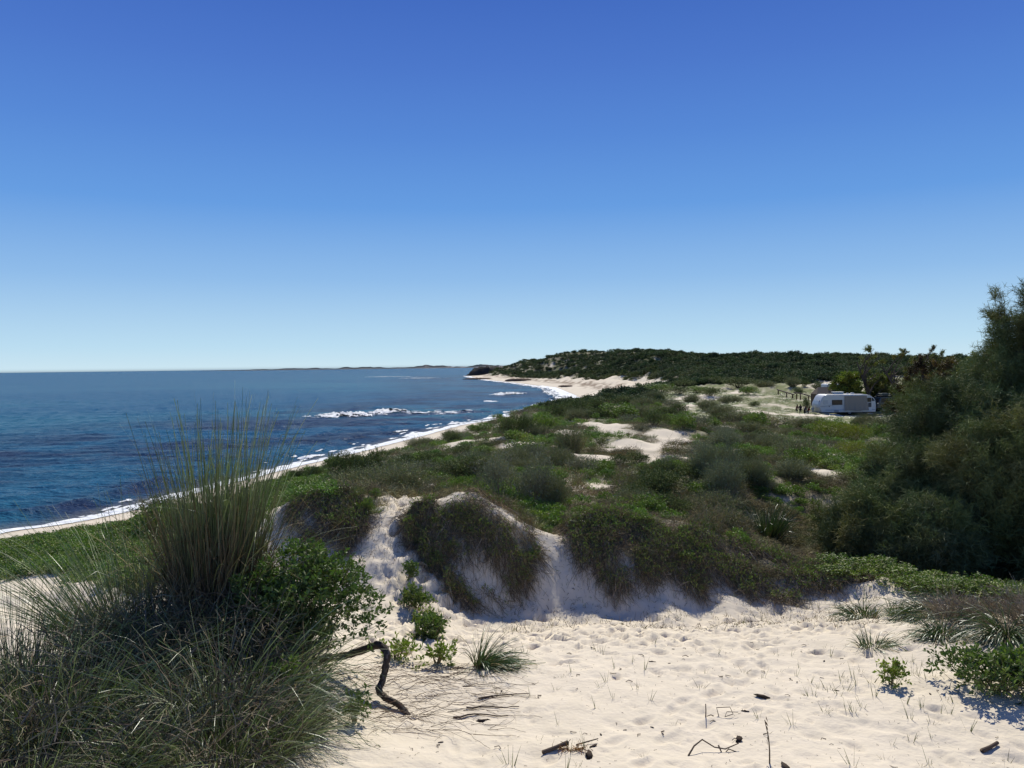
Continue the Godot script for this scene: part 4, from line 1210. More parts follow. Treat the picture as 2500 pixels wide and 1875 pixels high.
	for d in [[5.9, -9.2, 1.0, 0.42, "grey dead bush of bare twigs behind the broad-bladed clump"], [5.3, -9.7, 0.7, 0.3, "low reddish-grey dead bush behind the drooping tuft"], [6.5, -8.8, 0.9, 0.4, "bleached dead bush beside the grey bare one"]]:
		o = near_plant("dead_bush", d[4], "dead bush", d[0], d[1])
		b = MB.new(); a = MB.new()
		twiggy(b, a, d[2], d[3], 260, 0.008, lin(0.25, 0.20, 0.13), lin(0.38, 0.32, 0.22), lin(0.174, 0.160, 0.102), 0, 0.22)
		tangle(b, d[2], d[3] * 0.8, 420, 0.3, 0.007, [lin(0.34, 0.28, 0.19), lin(0.22, 0.17, 0.11)], 0.3)
		put(b, "twigs", M.stem, o, "stuff")
	# hummock foot: the row of shrubs down the seaward slope

# ---------------------------------------------------------------- surf
func foam_patch(mb: MB, fn: FastNoiseLite, cx: float, cz: float, ang: float, la: float, lc: float, cell: float, dens: float, hh: float):
	# broken white water: cells of an oval kept where the noise says foam, humped along the crest
	var ca := cos(ang)
	var sa := sin(ang)
	var na := int(la / cell)
	var nc := int(lc / (cell * 0.8))
	for a in range(-na, na):
		for b in range(-nc, nc):
			var pa := a * cell
			var pb := b * cell * 0.8 + fn.get_noise_1d(cx + pa * 0.6) * lc * 0.5
			var q := pow(pa / la, 2.0) + pow(pb / lc, 2.0)
			if q > 1.0: continue
			var x := cx + pa * ca - pb * sa
			var z := cz + pa * sa + pb * ca
			if fn.get_noise_2d(pa * 0.55 + cx, pb * 1.1 + cz) * 1.5 + dens - q * 1.1 < 0.0: continue
			var k := mb.v.size()
			for e in [[0, 0], [1, 0], [1, 1], [0, 1]]:
				var ex: float = pa + e[0] * cell * 1.03
				var eb: float = pb + e[1] * cell * 0.83
				var qq := pow(ex / la, 2.0) + pow(eb / lc, 2.0)
				var wx := cx + ex * ca - eb * sa
				var wz := cz + ex * sa + eb * ca
				var y := swell(wx, wz, shore(wx, wz), sqrt(wx * wx + wz * wz)) + 0.03 + hh * maxf(0, 0.8 - qq) * (0.5 + 0.9 * fn.get_noise_2d(wx * 2.0, wz * 2.0))
				mb.v.append(Vector3(wx - cx, y, wz - cz))
				mb.n.append(Vector3(fn.get_noise_2d(wx * 2, wz * 2) * 0.8, 1, fn.get_noise_2d(wz * 2, wx * 2) * 0.8 + 0.2).normalized())
				mb.c.append(Color(0.82, 0.83, 0.82))
			mb.i.append_array(PackedInt32Array([k, k + 1, k + 2, k, k + 2, k + 3]))

func make_surf():
	var fn := FastNoiseLite.new()
	fn.seed = 31; fn.frequency = 0.35; fn.fractal_octaves = 4; fn.fractal_gain = 0.6
	var foam := vmat(0.85, 0.3)
	var mb := MB.new()
	var along := 0.0
	for k in range(3, 21):
		var a := Vector2(SHORE[k][0], SHORE[k][1])
		var b := Vector2(SHORE[k + 1][0], SHORE[k + 1][1])
		var dir := (b - a).normalized()
		var nrm := Vector2(-dir.y, dir.x)           # points inland
		var seg := a.distance_to(b)
		var t := 0.0
		while t < seg:
			var c := a + dir * t
			var far := clampf((-c.y - 60.0) / 150.0, 0, 1)
			var da := clampf(-c.y * 0.0035, 0.2, 1.2)
			var ds := lerpf(0.22, 0.6, far)
			var wide := lerpf(3.5, 8.0, far)
			var surge := fn.get_noise_1d(along * 0.35) * lerpf(0.9, 3.0, far)
			var line := 2.6 + fn.get_noise_1d(along * 0.12 + 90) * 1.5       # a second line of broken water
			var lump := clampf(fn.get_noise_1d(along * 0.3 + 300) * 2.2 + lerpf(-0.3, 0.5, far), -1, 1)
			var s := -wide
			while s < 1.6:
				var x := c.x + nrm.x * s
				var z := c.y + nrm.y * s
				var edge := 0.80 - absf(s - 0.3 - surge * 0.35) * lerpf(0.55, 0.36, far)
				var body := lerpf(0.02, 0.22, far) - absf(s + wide * 0.25) * lerpf(0.12, 0.085, far)
				var brk := 0.5 * lump - absf(s + line + 1.5) * lerpf(0.8, 0.3, far)
				var w := maxf(edge, maxf(body, brk)) + fn.get_noise_2d(along * lerpf(0.55, 0.3, far), s * lerpf(2.2, 1.0, far)) * 0.55
				if w > 0.12:
					var hum := 0.22 * clampf(brk + 0.3, 0, 1)
					var q0 := mb.v.size()
					for e in [[0, 0], [1, 0], [1, 1], [0, 1]]:
						var px: float = x + dir.x * da * e[0] * 1.02 + nrm.x * ds * e[1] * 1.02
						var pz: float = z + dir.y * da * e[0] * 1.02 + nrm.y * ds * e[1] * 1.02
						var sd := shore(px, pz)
						var y := maxf(swell(px, pz, sd, sqrt(px * px + pz * pz)), smooth_h(px, pz)) + 0.035 + hum * (0.6 + fn.get_noise_2d(px * 3, pz * 3))
						mb.v.append(Vector3(px, y, pz))
						mb.n.append(Vector3(fn.get_noise_2d(px * 3, pz * 3) * 0.6, 1, fn.get_noise_2d(pz * 3, px * 3) * 0.6).normalized())
						mb.c.append(Color(0.80, 0.81, 0.80))
					mb.i.append_array(PackedInt32Array([q0, q0 + 1, q0 + 2, q0, q0 + 2, q0 + 3]))
				s += ds
			t += da
			along += da
	var o := put(mb.orient(), "surf_foam", foam, self, "stuff")
	tag(o, "white foam washing along the edge of the beach", "foam")
	var list := [
		[-31.0, -156.0, 0.3, 9.5, 8.0, 0.30, 0.32, 0.9, "broken white wave offshore, the widest in the bay"],
		[-24.5, -167.0, 0.2, 5.5, 4.0, 0.25, 0.5, 1.1, "rounded white wave crest beside the widest one"],
		[-15.0, -163.0, 0.2, 11.0, 10.0, 0.30, -0.02, 0.15, "scattered flecks of foam shoreward of the widest wave"],
		[-1.2, -262.0, 0.3, 6.5, 9.0, 0.45, 0.4, 1.1, "white wave breaking inside the curve of the bay"],
		[-5.5, -211.0, 0.3, 2.2, 1.8, 0.25, 0.8, 0.3, "tiny white crest between the two breaking waves"],
		[-120.0, -800.0, 0.1, 34.0, 9.0, 1.1, 0.35, 0.5, "thin white line of surf far off the headland"],
		[-75.0, -672.0, 0.1, 24.0, 8.0, 1.0, 0.3, 0.5, "thin white line of surf just off the headland tip"],
		[-20.6, -83.0, -1.3, 2.8, 0.8, 0.14, 0.9, 0.3, "small white wave breaking at the edge of the beach"],
		[-24.2, -55.6, -0.75, 0.9, 0.3, 0.06, 1.0, 0.28, "small flash of foam on the dark shore wave"],
		[-22.9, -57.0, -0.75, 0.8, 0.28, 0.06, 0.95, 0.28, "second flash of foam on the dark shore wave"]]
	for l in list:
		var w := MB.new()
		foam_patch(w, fn, l[0], l[1], l[2], l[3], l[4], l[5], l[6], l[7])
		if w.v.is_empty():
			print("no foam ", l[8])
			continue
		var p := thing("breaking_wave", l[8], "wave", Vector3(l[0], 0.0, l[1]), 0.0, "breaking waves in the bay")
		put(w.orient(), "foam", foam, p, "stuff")

# ---------------------------------------------------------------- the far shore across the bay, and rocks on the beach
func make_far_coast():
	var fn := FastNoiseLite.new()
	fn.seed = 3; fn.frequency = 0.0012; fn.fractal_octaves = 5
	var mb := MB.new()
	var n := 260
	for q in n:
		var t := float(q) / (n - 1)
		var u := lerpf(-0.36, 0.06, t)
		var top := lerpf(3.0, 30.0, pow(t, 0.8)) * (0.75 + 0.9 * fn.get_noise_1d(t * 9000.0)) * clampf(t * 8.0, 0.1, 1)
		for r in [[6000.0, -1.0], [6060.0, 0.10], [6250.0, 0.75], [6500.0, 1.0], [7000.0, 0.6], [7600.0, -0.3]]:
			mb.v.append(Vector3(sin(u) * r[0], top * r[1] * (1.0 + 0.25 * fn.get_noise_2d(t * 20000.0, r[0])), -cos(u) * r[0]))
			mb.n.append(Vector3(0, 0.9, 0.43))
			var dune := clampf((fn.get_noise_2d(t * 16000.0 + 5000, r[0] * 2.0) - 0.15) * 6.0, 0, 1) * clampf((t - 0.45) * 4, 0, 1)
			mb.c.append(lin(0.05, 0.07, 0.075).lerp(lin(0.55, 0.48, 0.40), dune if r[1] > 0.15 else 0.5))  # dark scrub tone pulled bluish: distance haze put into the vertex colour
		if q > 0:
			for j in 5:
				var k := (q - 1) * 6 + j
				mb.i.append_array(PackedInt32Array([k, k + 1, k + 7, k, k + 7, k + 6]))
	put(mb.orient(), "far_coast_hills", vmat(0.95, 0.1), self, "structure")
	for l in [[-24.0, -590.0, 12.0, 24.0, 1.0, "brown weed-covered rock shelf at the tip of the far beach"], [4.5, -492.0, 9.0, 30.0, 1.0, "long brown rock shelf along the far beach"], [22.0, -336.0, 3.0, 11.0, 0.5, "small brown heap of weed on the far sand"], [-22.0, -800.0, 20.0, 26.0, 9.0, "dark rocky bluff ending the headland"]]:
		var rk := MB.new()
		var na := 40
		var nb := 12
		for a in na:
			for b in nb:
				var th := TAU * a / na
				var f := float(b) / (nb - 1)
				var rr := 1.0 + 0.35 * fn.get_noise_2d(cos(th) * 900.0 + l[0] * 30, sin(th) * 900.0)
				var y: float = l[4] * (1.0 - pow(f, 4.0)) * (0.7 + 0.8 * fn.get_noise_2d(cos(th) * f * 2500.0 + 99, sin(th) * f * 2500.0)) - (0.7 if b == nb - 1 else 0.0)
				rk.v.append(Vector3(cos(th) * f * rr * l[2], y, sin(th) * f * rr * l[3]))
				rk.n.append(Vector3(cos(th) * f, 0.8, sin(th) * f).normalized())
				rk.c.append(jit(lin(0.115, 0.075, 0.05) if l[4] < 5 else lin(0.05, 0.045, 0.04), 0.35))
				if b > 0:
					var k := a * nb + b
					var k2 := ((a + 1) % na) * nb + b
					rk.i.append_array(PackedInt32Array([k - 1, k, k2, k - 1, k2, k2 - 1]))
		var o := put(rk.orient(), "rock_shelf", vmat(0.9, 0.2), self)
		o.position = Vector3(l[0], maxf(height(l[0], l[1]), 0.0) - 0.1, l[1])
		tag(o, l[5], "rock")

# ---------------------------------------------------------------- the camp
func box(mb: MB, lo: Vector3, hi: Vector3, col: Color, bev := 0.0):
	# a box with chamfered edges
	var b := minf(bev, minf((hi - lo).x, minf((hi - lo).y, (hi - lo).z)) * 0.45)
	var c := (lo + hi) * 0.5
	var h := (hi - lo) * 0.5
	var s := [-1.0, 1.0]
	var P := func(ax: int, sg: float, i: float, j: float) -> Vector3:
		var v := Vector3.ZERO
		v[ax] = sg * h[ax]; v[(ax + 1) % 3] = i * (h[(ax + 1) % 3] - b); v[(ax + 2) % 3] = j * (h[(ax + 2) % 3] - b)
		return c + v
	for ax in 3:
		for sg in s:
			face4(mb, P.call(ax, sg, -1, -1), P.call(ax, sg, 1, -1), P.call(ax, sg, 1, 1), P.call(ax, sg, -1, 1), c, col)
	if b > 0:
		for ax in 3:
			var a1 := (ax + 1) % 3
			for s1 in s:
				for s2 in s:      # edge between faces ax (s1) and a1 (s2)
					face4(mb, P.call(ax, s1, s2, -1), P.call(ax, s1, s2, 1), P.call(a1, s2, 1, s1), P.call(a1, s2, -1, s1), c, col)
		for x in s:
			for y in s:
				for z in s:
					var p: Vector3 = P.call(0, x, y, z)
					var q: Vector3 = P.call(1, y, z, x)
					var r: Vector3 = P.call(2, z, x, y)
					if (q - p).cross(r - p).dot(p - c) > 0: mb.tri(p, r, q, col)
					else: mb.tri(p, q, r, col)
func face4(mb: MB, a: Vector3, b: Vector3, d: Vector3, e: Vector3, c: Vector3, col: Color):
	if (d - a).cross(b - a).dot((a + d) * 0.5 - c) > 0: mb.quad(a, b, d, e, col)
	else: mb.quad(a, e, d, b, col)
# a side outline (x, y) drawn out along z with rounded shoulders
func shell(mb: MB, prof: PackedVector2Array, z0: float, z1: float, round_: float, col: Color):
	var c := Vector2.ZERO
	for p in prof: c += p
	c /= prof.size()
	var rings := []
	for st in [[0.0, 1.0], [0.08, 0.55], [0.3, 0.2], [1.0, 0.0]]: rings.append([z0 + round_ * st[0], round_ * st[1]])
	for st in [[1.0, 0.0], [0.3, 0.2], [0.08, 0.55], [0.0, 1.0]]: rings.append([z1 - round_ * st[0], round_ * st[1]])
	var m := prof.size()
	var k0 := mb.v.size()
	for r in rings:
		for q in m:
			var d := (prof[q] - c)
			var p: Vector2 = prof[q] - d.normalized() * r[1]
			mb.v.append(Vector3(p.x, p.y, r[0]))
			var e := (prof[(q + 1) % m] - prof[(q + m - 1) % m]).normalized()
			var nn := Vector2(e.y, -e.x)
			if nn.dot(d) < 0: nn = -nn
			var zz := -1.0 if r[0] < (z0 + z1) * 0.5 else 1.0
			mb.n.append(Vector3(nn.x, nn.y, zz * clampf(r[1] / round_, 0, 1) * 1.2).normalized()); mb.c.append(col)
	for r in rings.size() - 1:
		for q in m:
			var a := k0 + r * m + q
			var b := k0 + r * m + (q + 1) % m
			mb.i.append_array(PackedInt32Array([a, b, b + m, a, b + m, a + m]))
	for side in [0, rings.size() - 1]:
		var zz := Vector3(0, 0, -1 if side == 0 else 1)
		var k := mb.v.size()
		mb.v.append(Vector3(c.x, c.y, rings[side][0])); mb.n.append(zz); mb.c.append(col)
		for q in m:
			mb.v.append(mb.v[k0 + side * m + q]); mb.n.append(zz); mb.c.append(col)
		for q in m: mb.i.append_array(PackedInt32Array([k, k + 1 + q, k + 1 + (q + 1) % m]))
func rounded(pts: Array, rads: Array) -> PackedVector2Array:
	var out := PackedVector2Array()
	var m := pts.size()
	for q in m:
		var p: Vector2 = pts[q]
		var a: Vector2 = (pts[(q + m - 1) % m] - p)
		var b: Vector2 = (pts[(q + 1) % m] - p)
		var r: float = rads[q]
		var s := p + a.normalized() * r
		var e := p + b.normalized() * r
		for t in 6:
			var f := t / 5.0
			out.append(s.lerp(p, f).lerp(p.lerp(e, f), f))
	return out
func part_box(parent: Node, called: String, lo: Vector3, hi: Vector3, mat: Material, bev := 0.02) -> MeshInstance3D:
	var mb := MB.new()
	box(mb, lo, hi, Color.WHITE, bev)
	return put(mb, called, mat, parent)
func wheel(parent: Node, x: float, y: float, z: float, r: float, w: float):
	var t := MB.new()
	for q in 1: pass
	var prof := [[0.62, -0.5], [0.92, -0.5], [1.0, -0.3], [1.0, 0.3], [0.92, 0.5], [0.62, 0.5]]
	lathe(t, prof, r, w, lin(0.02, 0.02, 0.02))
	var o := put(t.orient(), "wheel", vmat(0.9, 0.3), parent)
	o.position = Vector3(x, y, z)
	var h := MB.new()
	lathe(h, [[0.0, 0.25], [0.25, 0.32], [0.5, 0.2], [0.62, 0.42], [0.62, -0.4], [0.0, -0.4]], r, w, lin(0.5, 0.5, 0.5))
	put(h.orient(), "rim", vmat(0.4, 0.6), o)
func lathe(mb: MB, prof: Array, r: float, w: float, col: Color):   # round the z axis
	var k0 := mb.v.size()
	var m := prof.size()
	for a in 21:
		var th := TAU * a / 20.0
		for p in prof:
			mb.v.append(Vector3(cos(th) * p[0] * r, sin(th) * p[0] * r, p[1] * w))
			mb.n.append(Vector3(cos(th), sin(th), p[1]).normalized()); mb.c.append(col)
	for a in 20:
		for q in m - 1:
			var k := k0 + a * m + q
			mb.i.append_array(PackedInt32Array([k, k + 1, k + m + 1, k, k + m + 1, k + m]))

func make_camp():
	var white := pmat(lin(0.62, 0.62, 0.60), 0.35)
	var grey := pmat(lin(0.30, 0.30, 0.30), 0.6)
	var dark := pmat(lin(0.025, 0.025, 0.028), 0.5)
	var glass := pmat(lin(0.03, 0.028, 0.03), 0.08)
	var tan := pmat(lin(0.30, 0.26, 0.21), 0.9, 0.1)
	var metal := pmat(lin(0.45, 0.45, 0.45), 0.4)
	# the caravan: nose towards the sea, long side towards the camera
	var g := height(38.5, -96.0)
	var o := thing("caravan", "white caravan with tan awning wall parked at the edge of the grass", "caravan", Vector3(35.4, g, -96.2))
	var L := 6.65
	var mb := MB.new()
	var prof := rounded([Vector2(0.25, 0.36), Vector2(0.02, 0.95), Vector2(0.0, 1.25), Vector2(0.55, 2.42), Vector2(6.1, 2.42), Vector2(L, 1.55), Vector2(L - 0.05, 0.36)], [0.1, 0.1, 0.25, 0.45, 0.9, 0.55, 0.12])
	shell(mb, prof, -1.2, 1.2, 0.12, Color(0.58, 0.57, 0.545))
	put(mb.orient(), "body", vmat(0.35, 0.5), o)
	part_box(o, "chassis", Vector3(0.3, 0.24, -1.0), Vector3(L - 0.2, 0.37, 1.0), dark)
	part_box(o, "stripe", Vector3(0.75, 0.60, 1.2), Vector3(6.5, 0.66, 1.212), pmat(lin(0.20, 0.25, 0.35)), 0.003)
	var wf := part_box(o, "window", Vector3(1.5, 1.22, 1.2), Vector3(2.72, 1.80, 1.225), dark, 0.01)
	part_box(wf, "pane", Vector3(1.56, 1.28, 1.226), Vector3(2.66, 1.74, 1.236), pmat(lin(0.05, 0.035, 0.035), 0.1), 0.004)
	var w2 := part_box(o, "door", Vector3(5.52, 0.55, 1.2), Vector3(6.12, 2.12, 1.22), white, 0.01)
	part_box(w2, "window", Vector3(5.58, 1.52, 1.222), Vector3(6.06, 2.02, 1.236), glass, 0.005)
	part_box(w2, "screen", Vector3(5.70, 0.92, 1.222), Vector3(6.06, 1.46, 1.234), pmat(lin(0.05, 0.055, 0.07), 0.3), 0.005)
	part_box(w2, "handle", Vector3(5.55, 1.30, 1.222), Vector3(5.62, 1.40, 1.26), dark, 0.005)
	# tan sheet hung from the roof rail, its rear corner drawn in
	var aw := MB.new()
	var nx := 14
	for a in nx:
		for b in 2:
			var t := float(a + b) / nx
			aw.v.append(Vector3(lerpf(2.95, 5.5, t), 2.26, 1.26 + 0.015 * sin(t * 30.0))); aw.v.append(Vector3(lerpf(2.95, 5.72, t), 0.55 + 0.05 * sin(t * 9.0), 1.42 + 0.05 * sin(t * 30.0)))
			for e in 2:
				aw.n.append(Vector3(-0.3 * cos(t * 30.0), 0.08, 1).normalized()); aw.c.append(Color(0.30, 0.26, 0.21))
		var k := a * 4
		aw.i.append_array(PackedInt32Array([k, k + 2, k + 3, k, k + 3, k + 1]))
	put(aw, "awning_wall", vmat(0.9, 0.1), o)
	part_box(o, "awning_rail", Vector3(2.6, 2.25, 1.16), Vector3(5.9, 2.33, 1.29), white, 0.02)
	# nose window with its stone guard, gas locker, tow frame
	var fw := part_box(o, "front_window", Vector3(-0.04, 1.22, -0.95), Vector3(0.06, 1.78, 0.95), dark, 0.02)
	fw.rotation.z = -0.30; fw.position = Vector3(-0.28, 0.06, 0)
	part_box(fw, "stone_guard", Vector3(-0.075, 1.27, -0.88), Vector3(-0.042, 1.74, 0.88), white, 0.008)
	part_box(o, "side_window", Vector3(0.52, 1.30, 1.2), Vector3(1.05, 1.78, 1.22), pmat(lin(0.45, 0.47, 0.48), 0.2), 0.01)
	var hatch := part_box(o, "roof_hatch", Vector3(2.1, 2.42, -0.4), Vector3(3.2, 2.66, 0.4), pmat(lin(0.45, 0.5, 0.52), 0.2), 0.05)
	part_box(hatch, "lid", Vector3(2.05, 2.66, -0.45), Vector3(3.25, 2.70, 0.45), white, 0.015)
	part_box(o, "roof_hatch", Vector3(1.3, 2.42, -0.3), Vector3(2.0, 2.50, 0.3), dark, 0.02)
	part_box(o, "roof_vent", Vector3(3.7, 2.42, -0.2), Vector3(3.9, 2.54, 0.1), white, 0.03)
	part_box(o, "roof_vent", Vector3(4.1, 2.42, 0.0), Vector3(4.45, 2.58, 0.35), white, 0.04)
	part_box(o, "solar_panel", Vector3(4.6, 2.42, -0.8), Vector3(5.4, 2.46, 0.2), pmat(lin(0.02, 0.025, 0.05), 0.15), 0.01)
	part_box(o, "locker", Vector3(1.75, 0.42, 1.2), Vector3(2.3, 0.62, 1.215), grey, 0.005)
	part_box(o, "vent_cover", Vector3(1.15, 1.02, 1.2), Vector3(1.27, 1.1, 1.22), dark, 0.005)
	part_box(o, "tail_light", Vector3(L - 0.02, 0.9, 0.85), Vector3(L + 0.03, 1.1, 1.05), pmat(lin(0.25, 0.02, 0.02), 0.2), 0.01)
	var tow := MB.new()
	for s in [-1, 1]: tow.tube(PackedVector3Array([Vector3(0.5, 0.34, 0.8 * s), Vector3(-1.1, 0.40, 0.06 * s)]), PackedFloat32Array([0.045, 0.045]), 6, lin(0.3, 0.3, 0.3))
	put(tow, "tow_frame", vmat(0.6), o)
	part_box(o, "gas_bottle", Vector3(-0.42, 0.42, -0.16), Vector3(-0.12, 0.95, 0.14), metal, 0.11)
	var jw := MB.new()
	jw.tube(PackedVector3Array([Vector3(-1.0, 0.03, 0.1), Vector3(-1.0, 0.75, 0.1)]), PackedFloat32Array([0.03, 0.03]), 6, lin(0.4, 0.4, 0.4))
	put(jw, "jockey_wheel_post", vmat(0.5), o)
	wheel(o, 3.55, 0.33, 1.08, 0.33, 0.2); wheel(o, 3.55, 0.33, -1.08, 0.33, 0.2)
	for x in [0.9, 6.2]:
		for z in [-0.9, 0.9]:
			var lg := MB.new()
			lg.tube(PackedVector3Array([Vector3(x, 0.3, z), Vector3(x + 0.1, -0.12, z)]), PackedFloat32Array([0.03, 0.03]), 5, lin(0.1, 0.1, 0.1))
			put(lg, "stabiliser_leg", vmat(0.6), o)
	part_box(o, "step", Vector3(5.6, 0.16, 1.25), Vector3(6.1, 0.22, 1.6), grey, 0.01)
	# four-wheel drive, mostly hidden by the trees
	g = height(45.5, -97.5)
	o = thing("off_road_car", "dark four-wheel drive with a loaded roof rack behind the rear of the caravan", "car", Vector3(43.0, g, -98.0))
	mb = MB.new()
	shell(mb, rounded([Vector2(0, 0.5), Vector2(0.02, 1.05), Vector2(0.2, 1.12), Vector2(0.45, 1.82), Vector2(2.9, 1.86), Vector2(3.55, 1.15), Vector2(4.6, 1.02), Vector2(4.7, 0.5)], [0.1, 0.1, 0.05, 0.15, 0.2, 0.1, 0.15, 0.1]), -0.92, 0.92, 0.1, lin(0.05, 0.055, 0.06))
	put(mb.orient(), "body", vmat(0.25, 0.6), o)
	for w in [[0.55, 1.35], [1.5, 2.15], [2.3, 2.95]]: part_box(o, "window", Vector3(w[0], 1.2, 0.92), Vector3(w[1], 1.68, 0.932), glass, 0.005)
	part_box(o, "rear_window", Vector3(0.02, 1.2, -0.7), Vector3(0.06, 1.65, 0.7), glass, 0.01)
	part_box(o, "bumper", Vector3(-0.12, 0.45, -0.85), Vector3(0.0, 0.65, 0.85), pmat(lin(0.35, 0.35, 0.35)), 0.03)
	var rk := part_box(o, "roof_rack", Vector3(0.6, 1.92, -0.75), Vector3(2.8, 1.98, 0.75), dark, 0.02)
	part_box(rk, "rack_load", Vector3(0.8, 1.98, -0.6), Vector3(1.7, 2.25, 0.5), pmat(lin(0.10, 0.11, 0.08), 0.9), 0.1)
	part_box(rk, "rack_load", Vector3(1.8, 1.98, -0.5), Vector3(2.6, 2.2, 0.6), pmat(lin(0.45, 0.44, 0.42), 0.8), 0.09)
	for x in [0.85, 3.7]:
		wheel(o, x, 0.38, 0.82, 0.38, 0.24); wheel(o, x, 0.38, -0.82, 0.38, 0.24)
	# a second, smaller van in the shade behind
	g = height(42.8, -107.0)
	o = thing("camper_van", "white camper van half hidden by the yellow-green tree behind the caravan", "van", Vector3(40.7, g, -107.5))
	mb = MB.new()
	shell(mb, rounded([Vector2(0, 0.45), Vector2(0.0, 2.5), Vector2(3.6, 2.5), Vector2(4.2, 1.4), Vector2(4.9, 1.15), Vector2(4.9, 0.45)], [0.1, 0.2, 0.3, 0.2, 0.2, 0.1]), -1.0, 1.0, 0.1, Color(0.6, 0.6, 0.58))
	put(mb.orient(), "body", vmat(0.35), o)
	part_box(o, "window", Vector3(0.3, 1.5, 1.0), Vector3(1.3, 2.1, 1.015), glass, 0.005)
	part_box(o, "window", Vector3(2.4, 1.5, 1.0), Vector3(3.3, 2.1, 1.015), glass, 0.005)
	part_box(o, "roof_box", Vector3(2.6, 2.5, -0.5), Vector3(3.4, 2.7, 0.5), white, 0.06)
	for x in [0.9, 3.9]:
		wheel(o, x, 0.34, 0.9, 0.34, 0.2); wheel(o, x, 0.34, -0.9, 0.34, 0.2)
	# brown canvas tent between the caravan nose and the rails
	g = height(38.9, -102.0) - 0.35
	o = thing("canvas_tent", "low brown canvas tent roof showing over the nose of the caravan", "tent", Vector3(38.9, g, -102.0))
	mb = MB.new()
	var A := [Vector3(-1.5, 1.9, 1.1), Vector3(1.5, 1.9, 1.1), Vector3(1.2, 2.75, 0), Vector3(-1.0, 2.75, 0), Vector3(-1.5, 1.9, -1.1), Vector3(1.5, 1.9, -1.1)]
	mb.quad(A[0], A[3], A[2], A[1], lin(0.24, 0.19, 0.14)); mb.quad(A[4], A[5], A[2], A[3], lin(0.24, 0.19, 0.14))
	mb.tri(A[0], A[4], A[3], lin(0.2, 0.16, 0.12)); mb.tri(A[1], A[2], A[5], lin(0.2, 0.16, 0.12))
	put(mb, "roof", vmat(0.9, 0.1), o)
	mb = MB.new()
	for pr in [[0, 1], [1, 5], [5, 4], [4, 0]]:
		var p: Vector3 = A[pr[0]]
		var q: Vector3 = A[pr[1]]
		mb.quad(p, q, Vector3(q.x, -0.2, q.z), Vector3(p.x, -0.2, p.z), lin(0.11, 0.085, 0.06))
	put(mb, "wall", vmat(0.9, 0.1), o)
	for px in [-1.55, 1.55]:
		mb = MB.new()
		mb.tube(PackedVector3Array([Vector3(px, -0.2, 1.15), Vector3(px, 1.95, 1.15)]), PackedFloat32Array([0.025, 0.025]), 5, lin(0.4, 0.4, 0.4))
		put(mb, "pole", vmat(0.5), o)
	shrub("C", 34.35, -96.4, 1.0, 2.0, "tall dark bush standing against the nose of the caravan", "bush at the caravan nose")
	# timber barrier rails
	var wood := vmat(0.9, 0.2)
	for r in [[[38.65, -119.53], [38.77, -116.27], [38.99, -114.44], "low timber rail on three posts beyond the open grass"], [[39.0, -112.8], [39.38, -112.43], [40.3, -111.9], "low timber rail next to the canvas tent"]]:
		var p0 := on_ground(r[1][0], r[1][1])
		o = thing("barrier_rail", r[3], "barrier", p0)
		var tops := PackedVector3Array()
		for q in 3:
			var p := on_ground(r[q][0], r[q][1]) - p0
			mb = MB.new()
			mb.tube(PackedVector3Array([p - Vector3.UP * 0.2, p + Vector3.UP * 0.62]), PackedFloat32Array([0.09, 0.085]), 7, lin(0.10, 0.065, 0.04))
			put(mb, "post", wood, o)
			tops.append(p + Vector3.UP * 0.70)
		var dr := (tops[2] - tops[0]).normalized() * 0.4
		mb = MB.new()
		mb.tube(PackedVector3Array([tops[0] - dr, tops[1], tops[2] + dr]), PackedFloat32Array([0.09, 0.09, 0.085]), 7, lin(0.17, 0.13, 0.10))
		put(mb, "rail", wood, o)
	# the children by the tow frame
	var black := lin(0.02, 0.02, 0.025)
	person(32.9, -95.2, 1.06, 0.4, lin(0.09, 0.02, 0.025), black, 0.25, "small person in dark red standing alone on the grass", 0.5)
	person(33.4, -95.4, 1.05, -0.3, black, lin(0.03, 0.03, 0.04), 0.1, "small person in black beside the one in navy near the caravan", -0.2)
	person(33.72, -95.0, 1.0, 0.9, lin(0.03, 0.03, 0.07), black, 0.45, "small person in navy bending forward near the caravan", 0.8)
	person(34.15, -95.0, 1.0, 1.4, lin(0.22, 0.03, 0.03), lin(0.04, 0.03, 0.03), 0.35, "small person in a red top beside the caravan tow frame", 0.9)

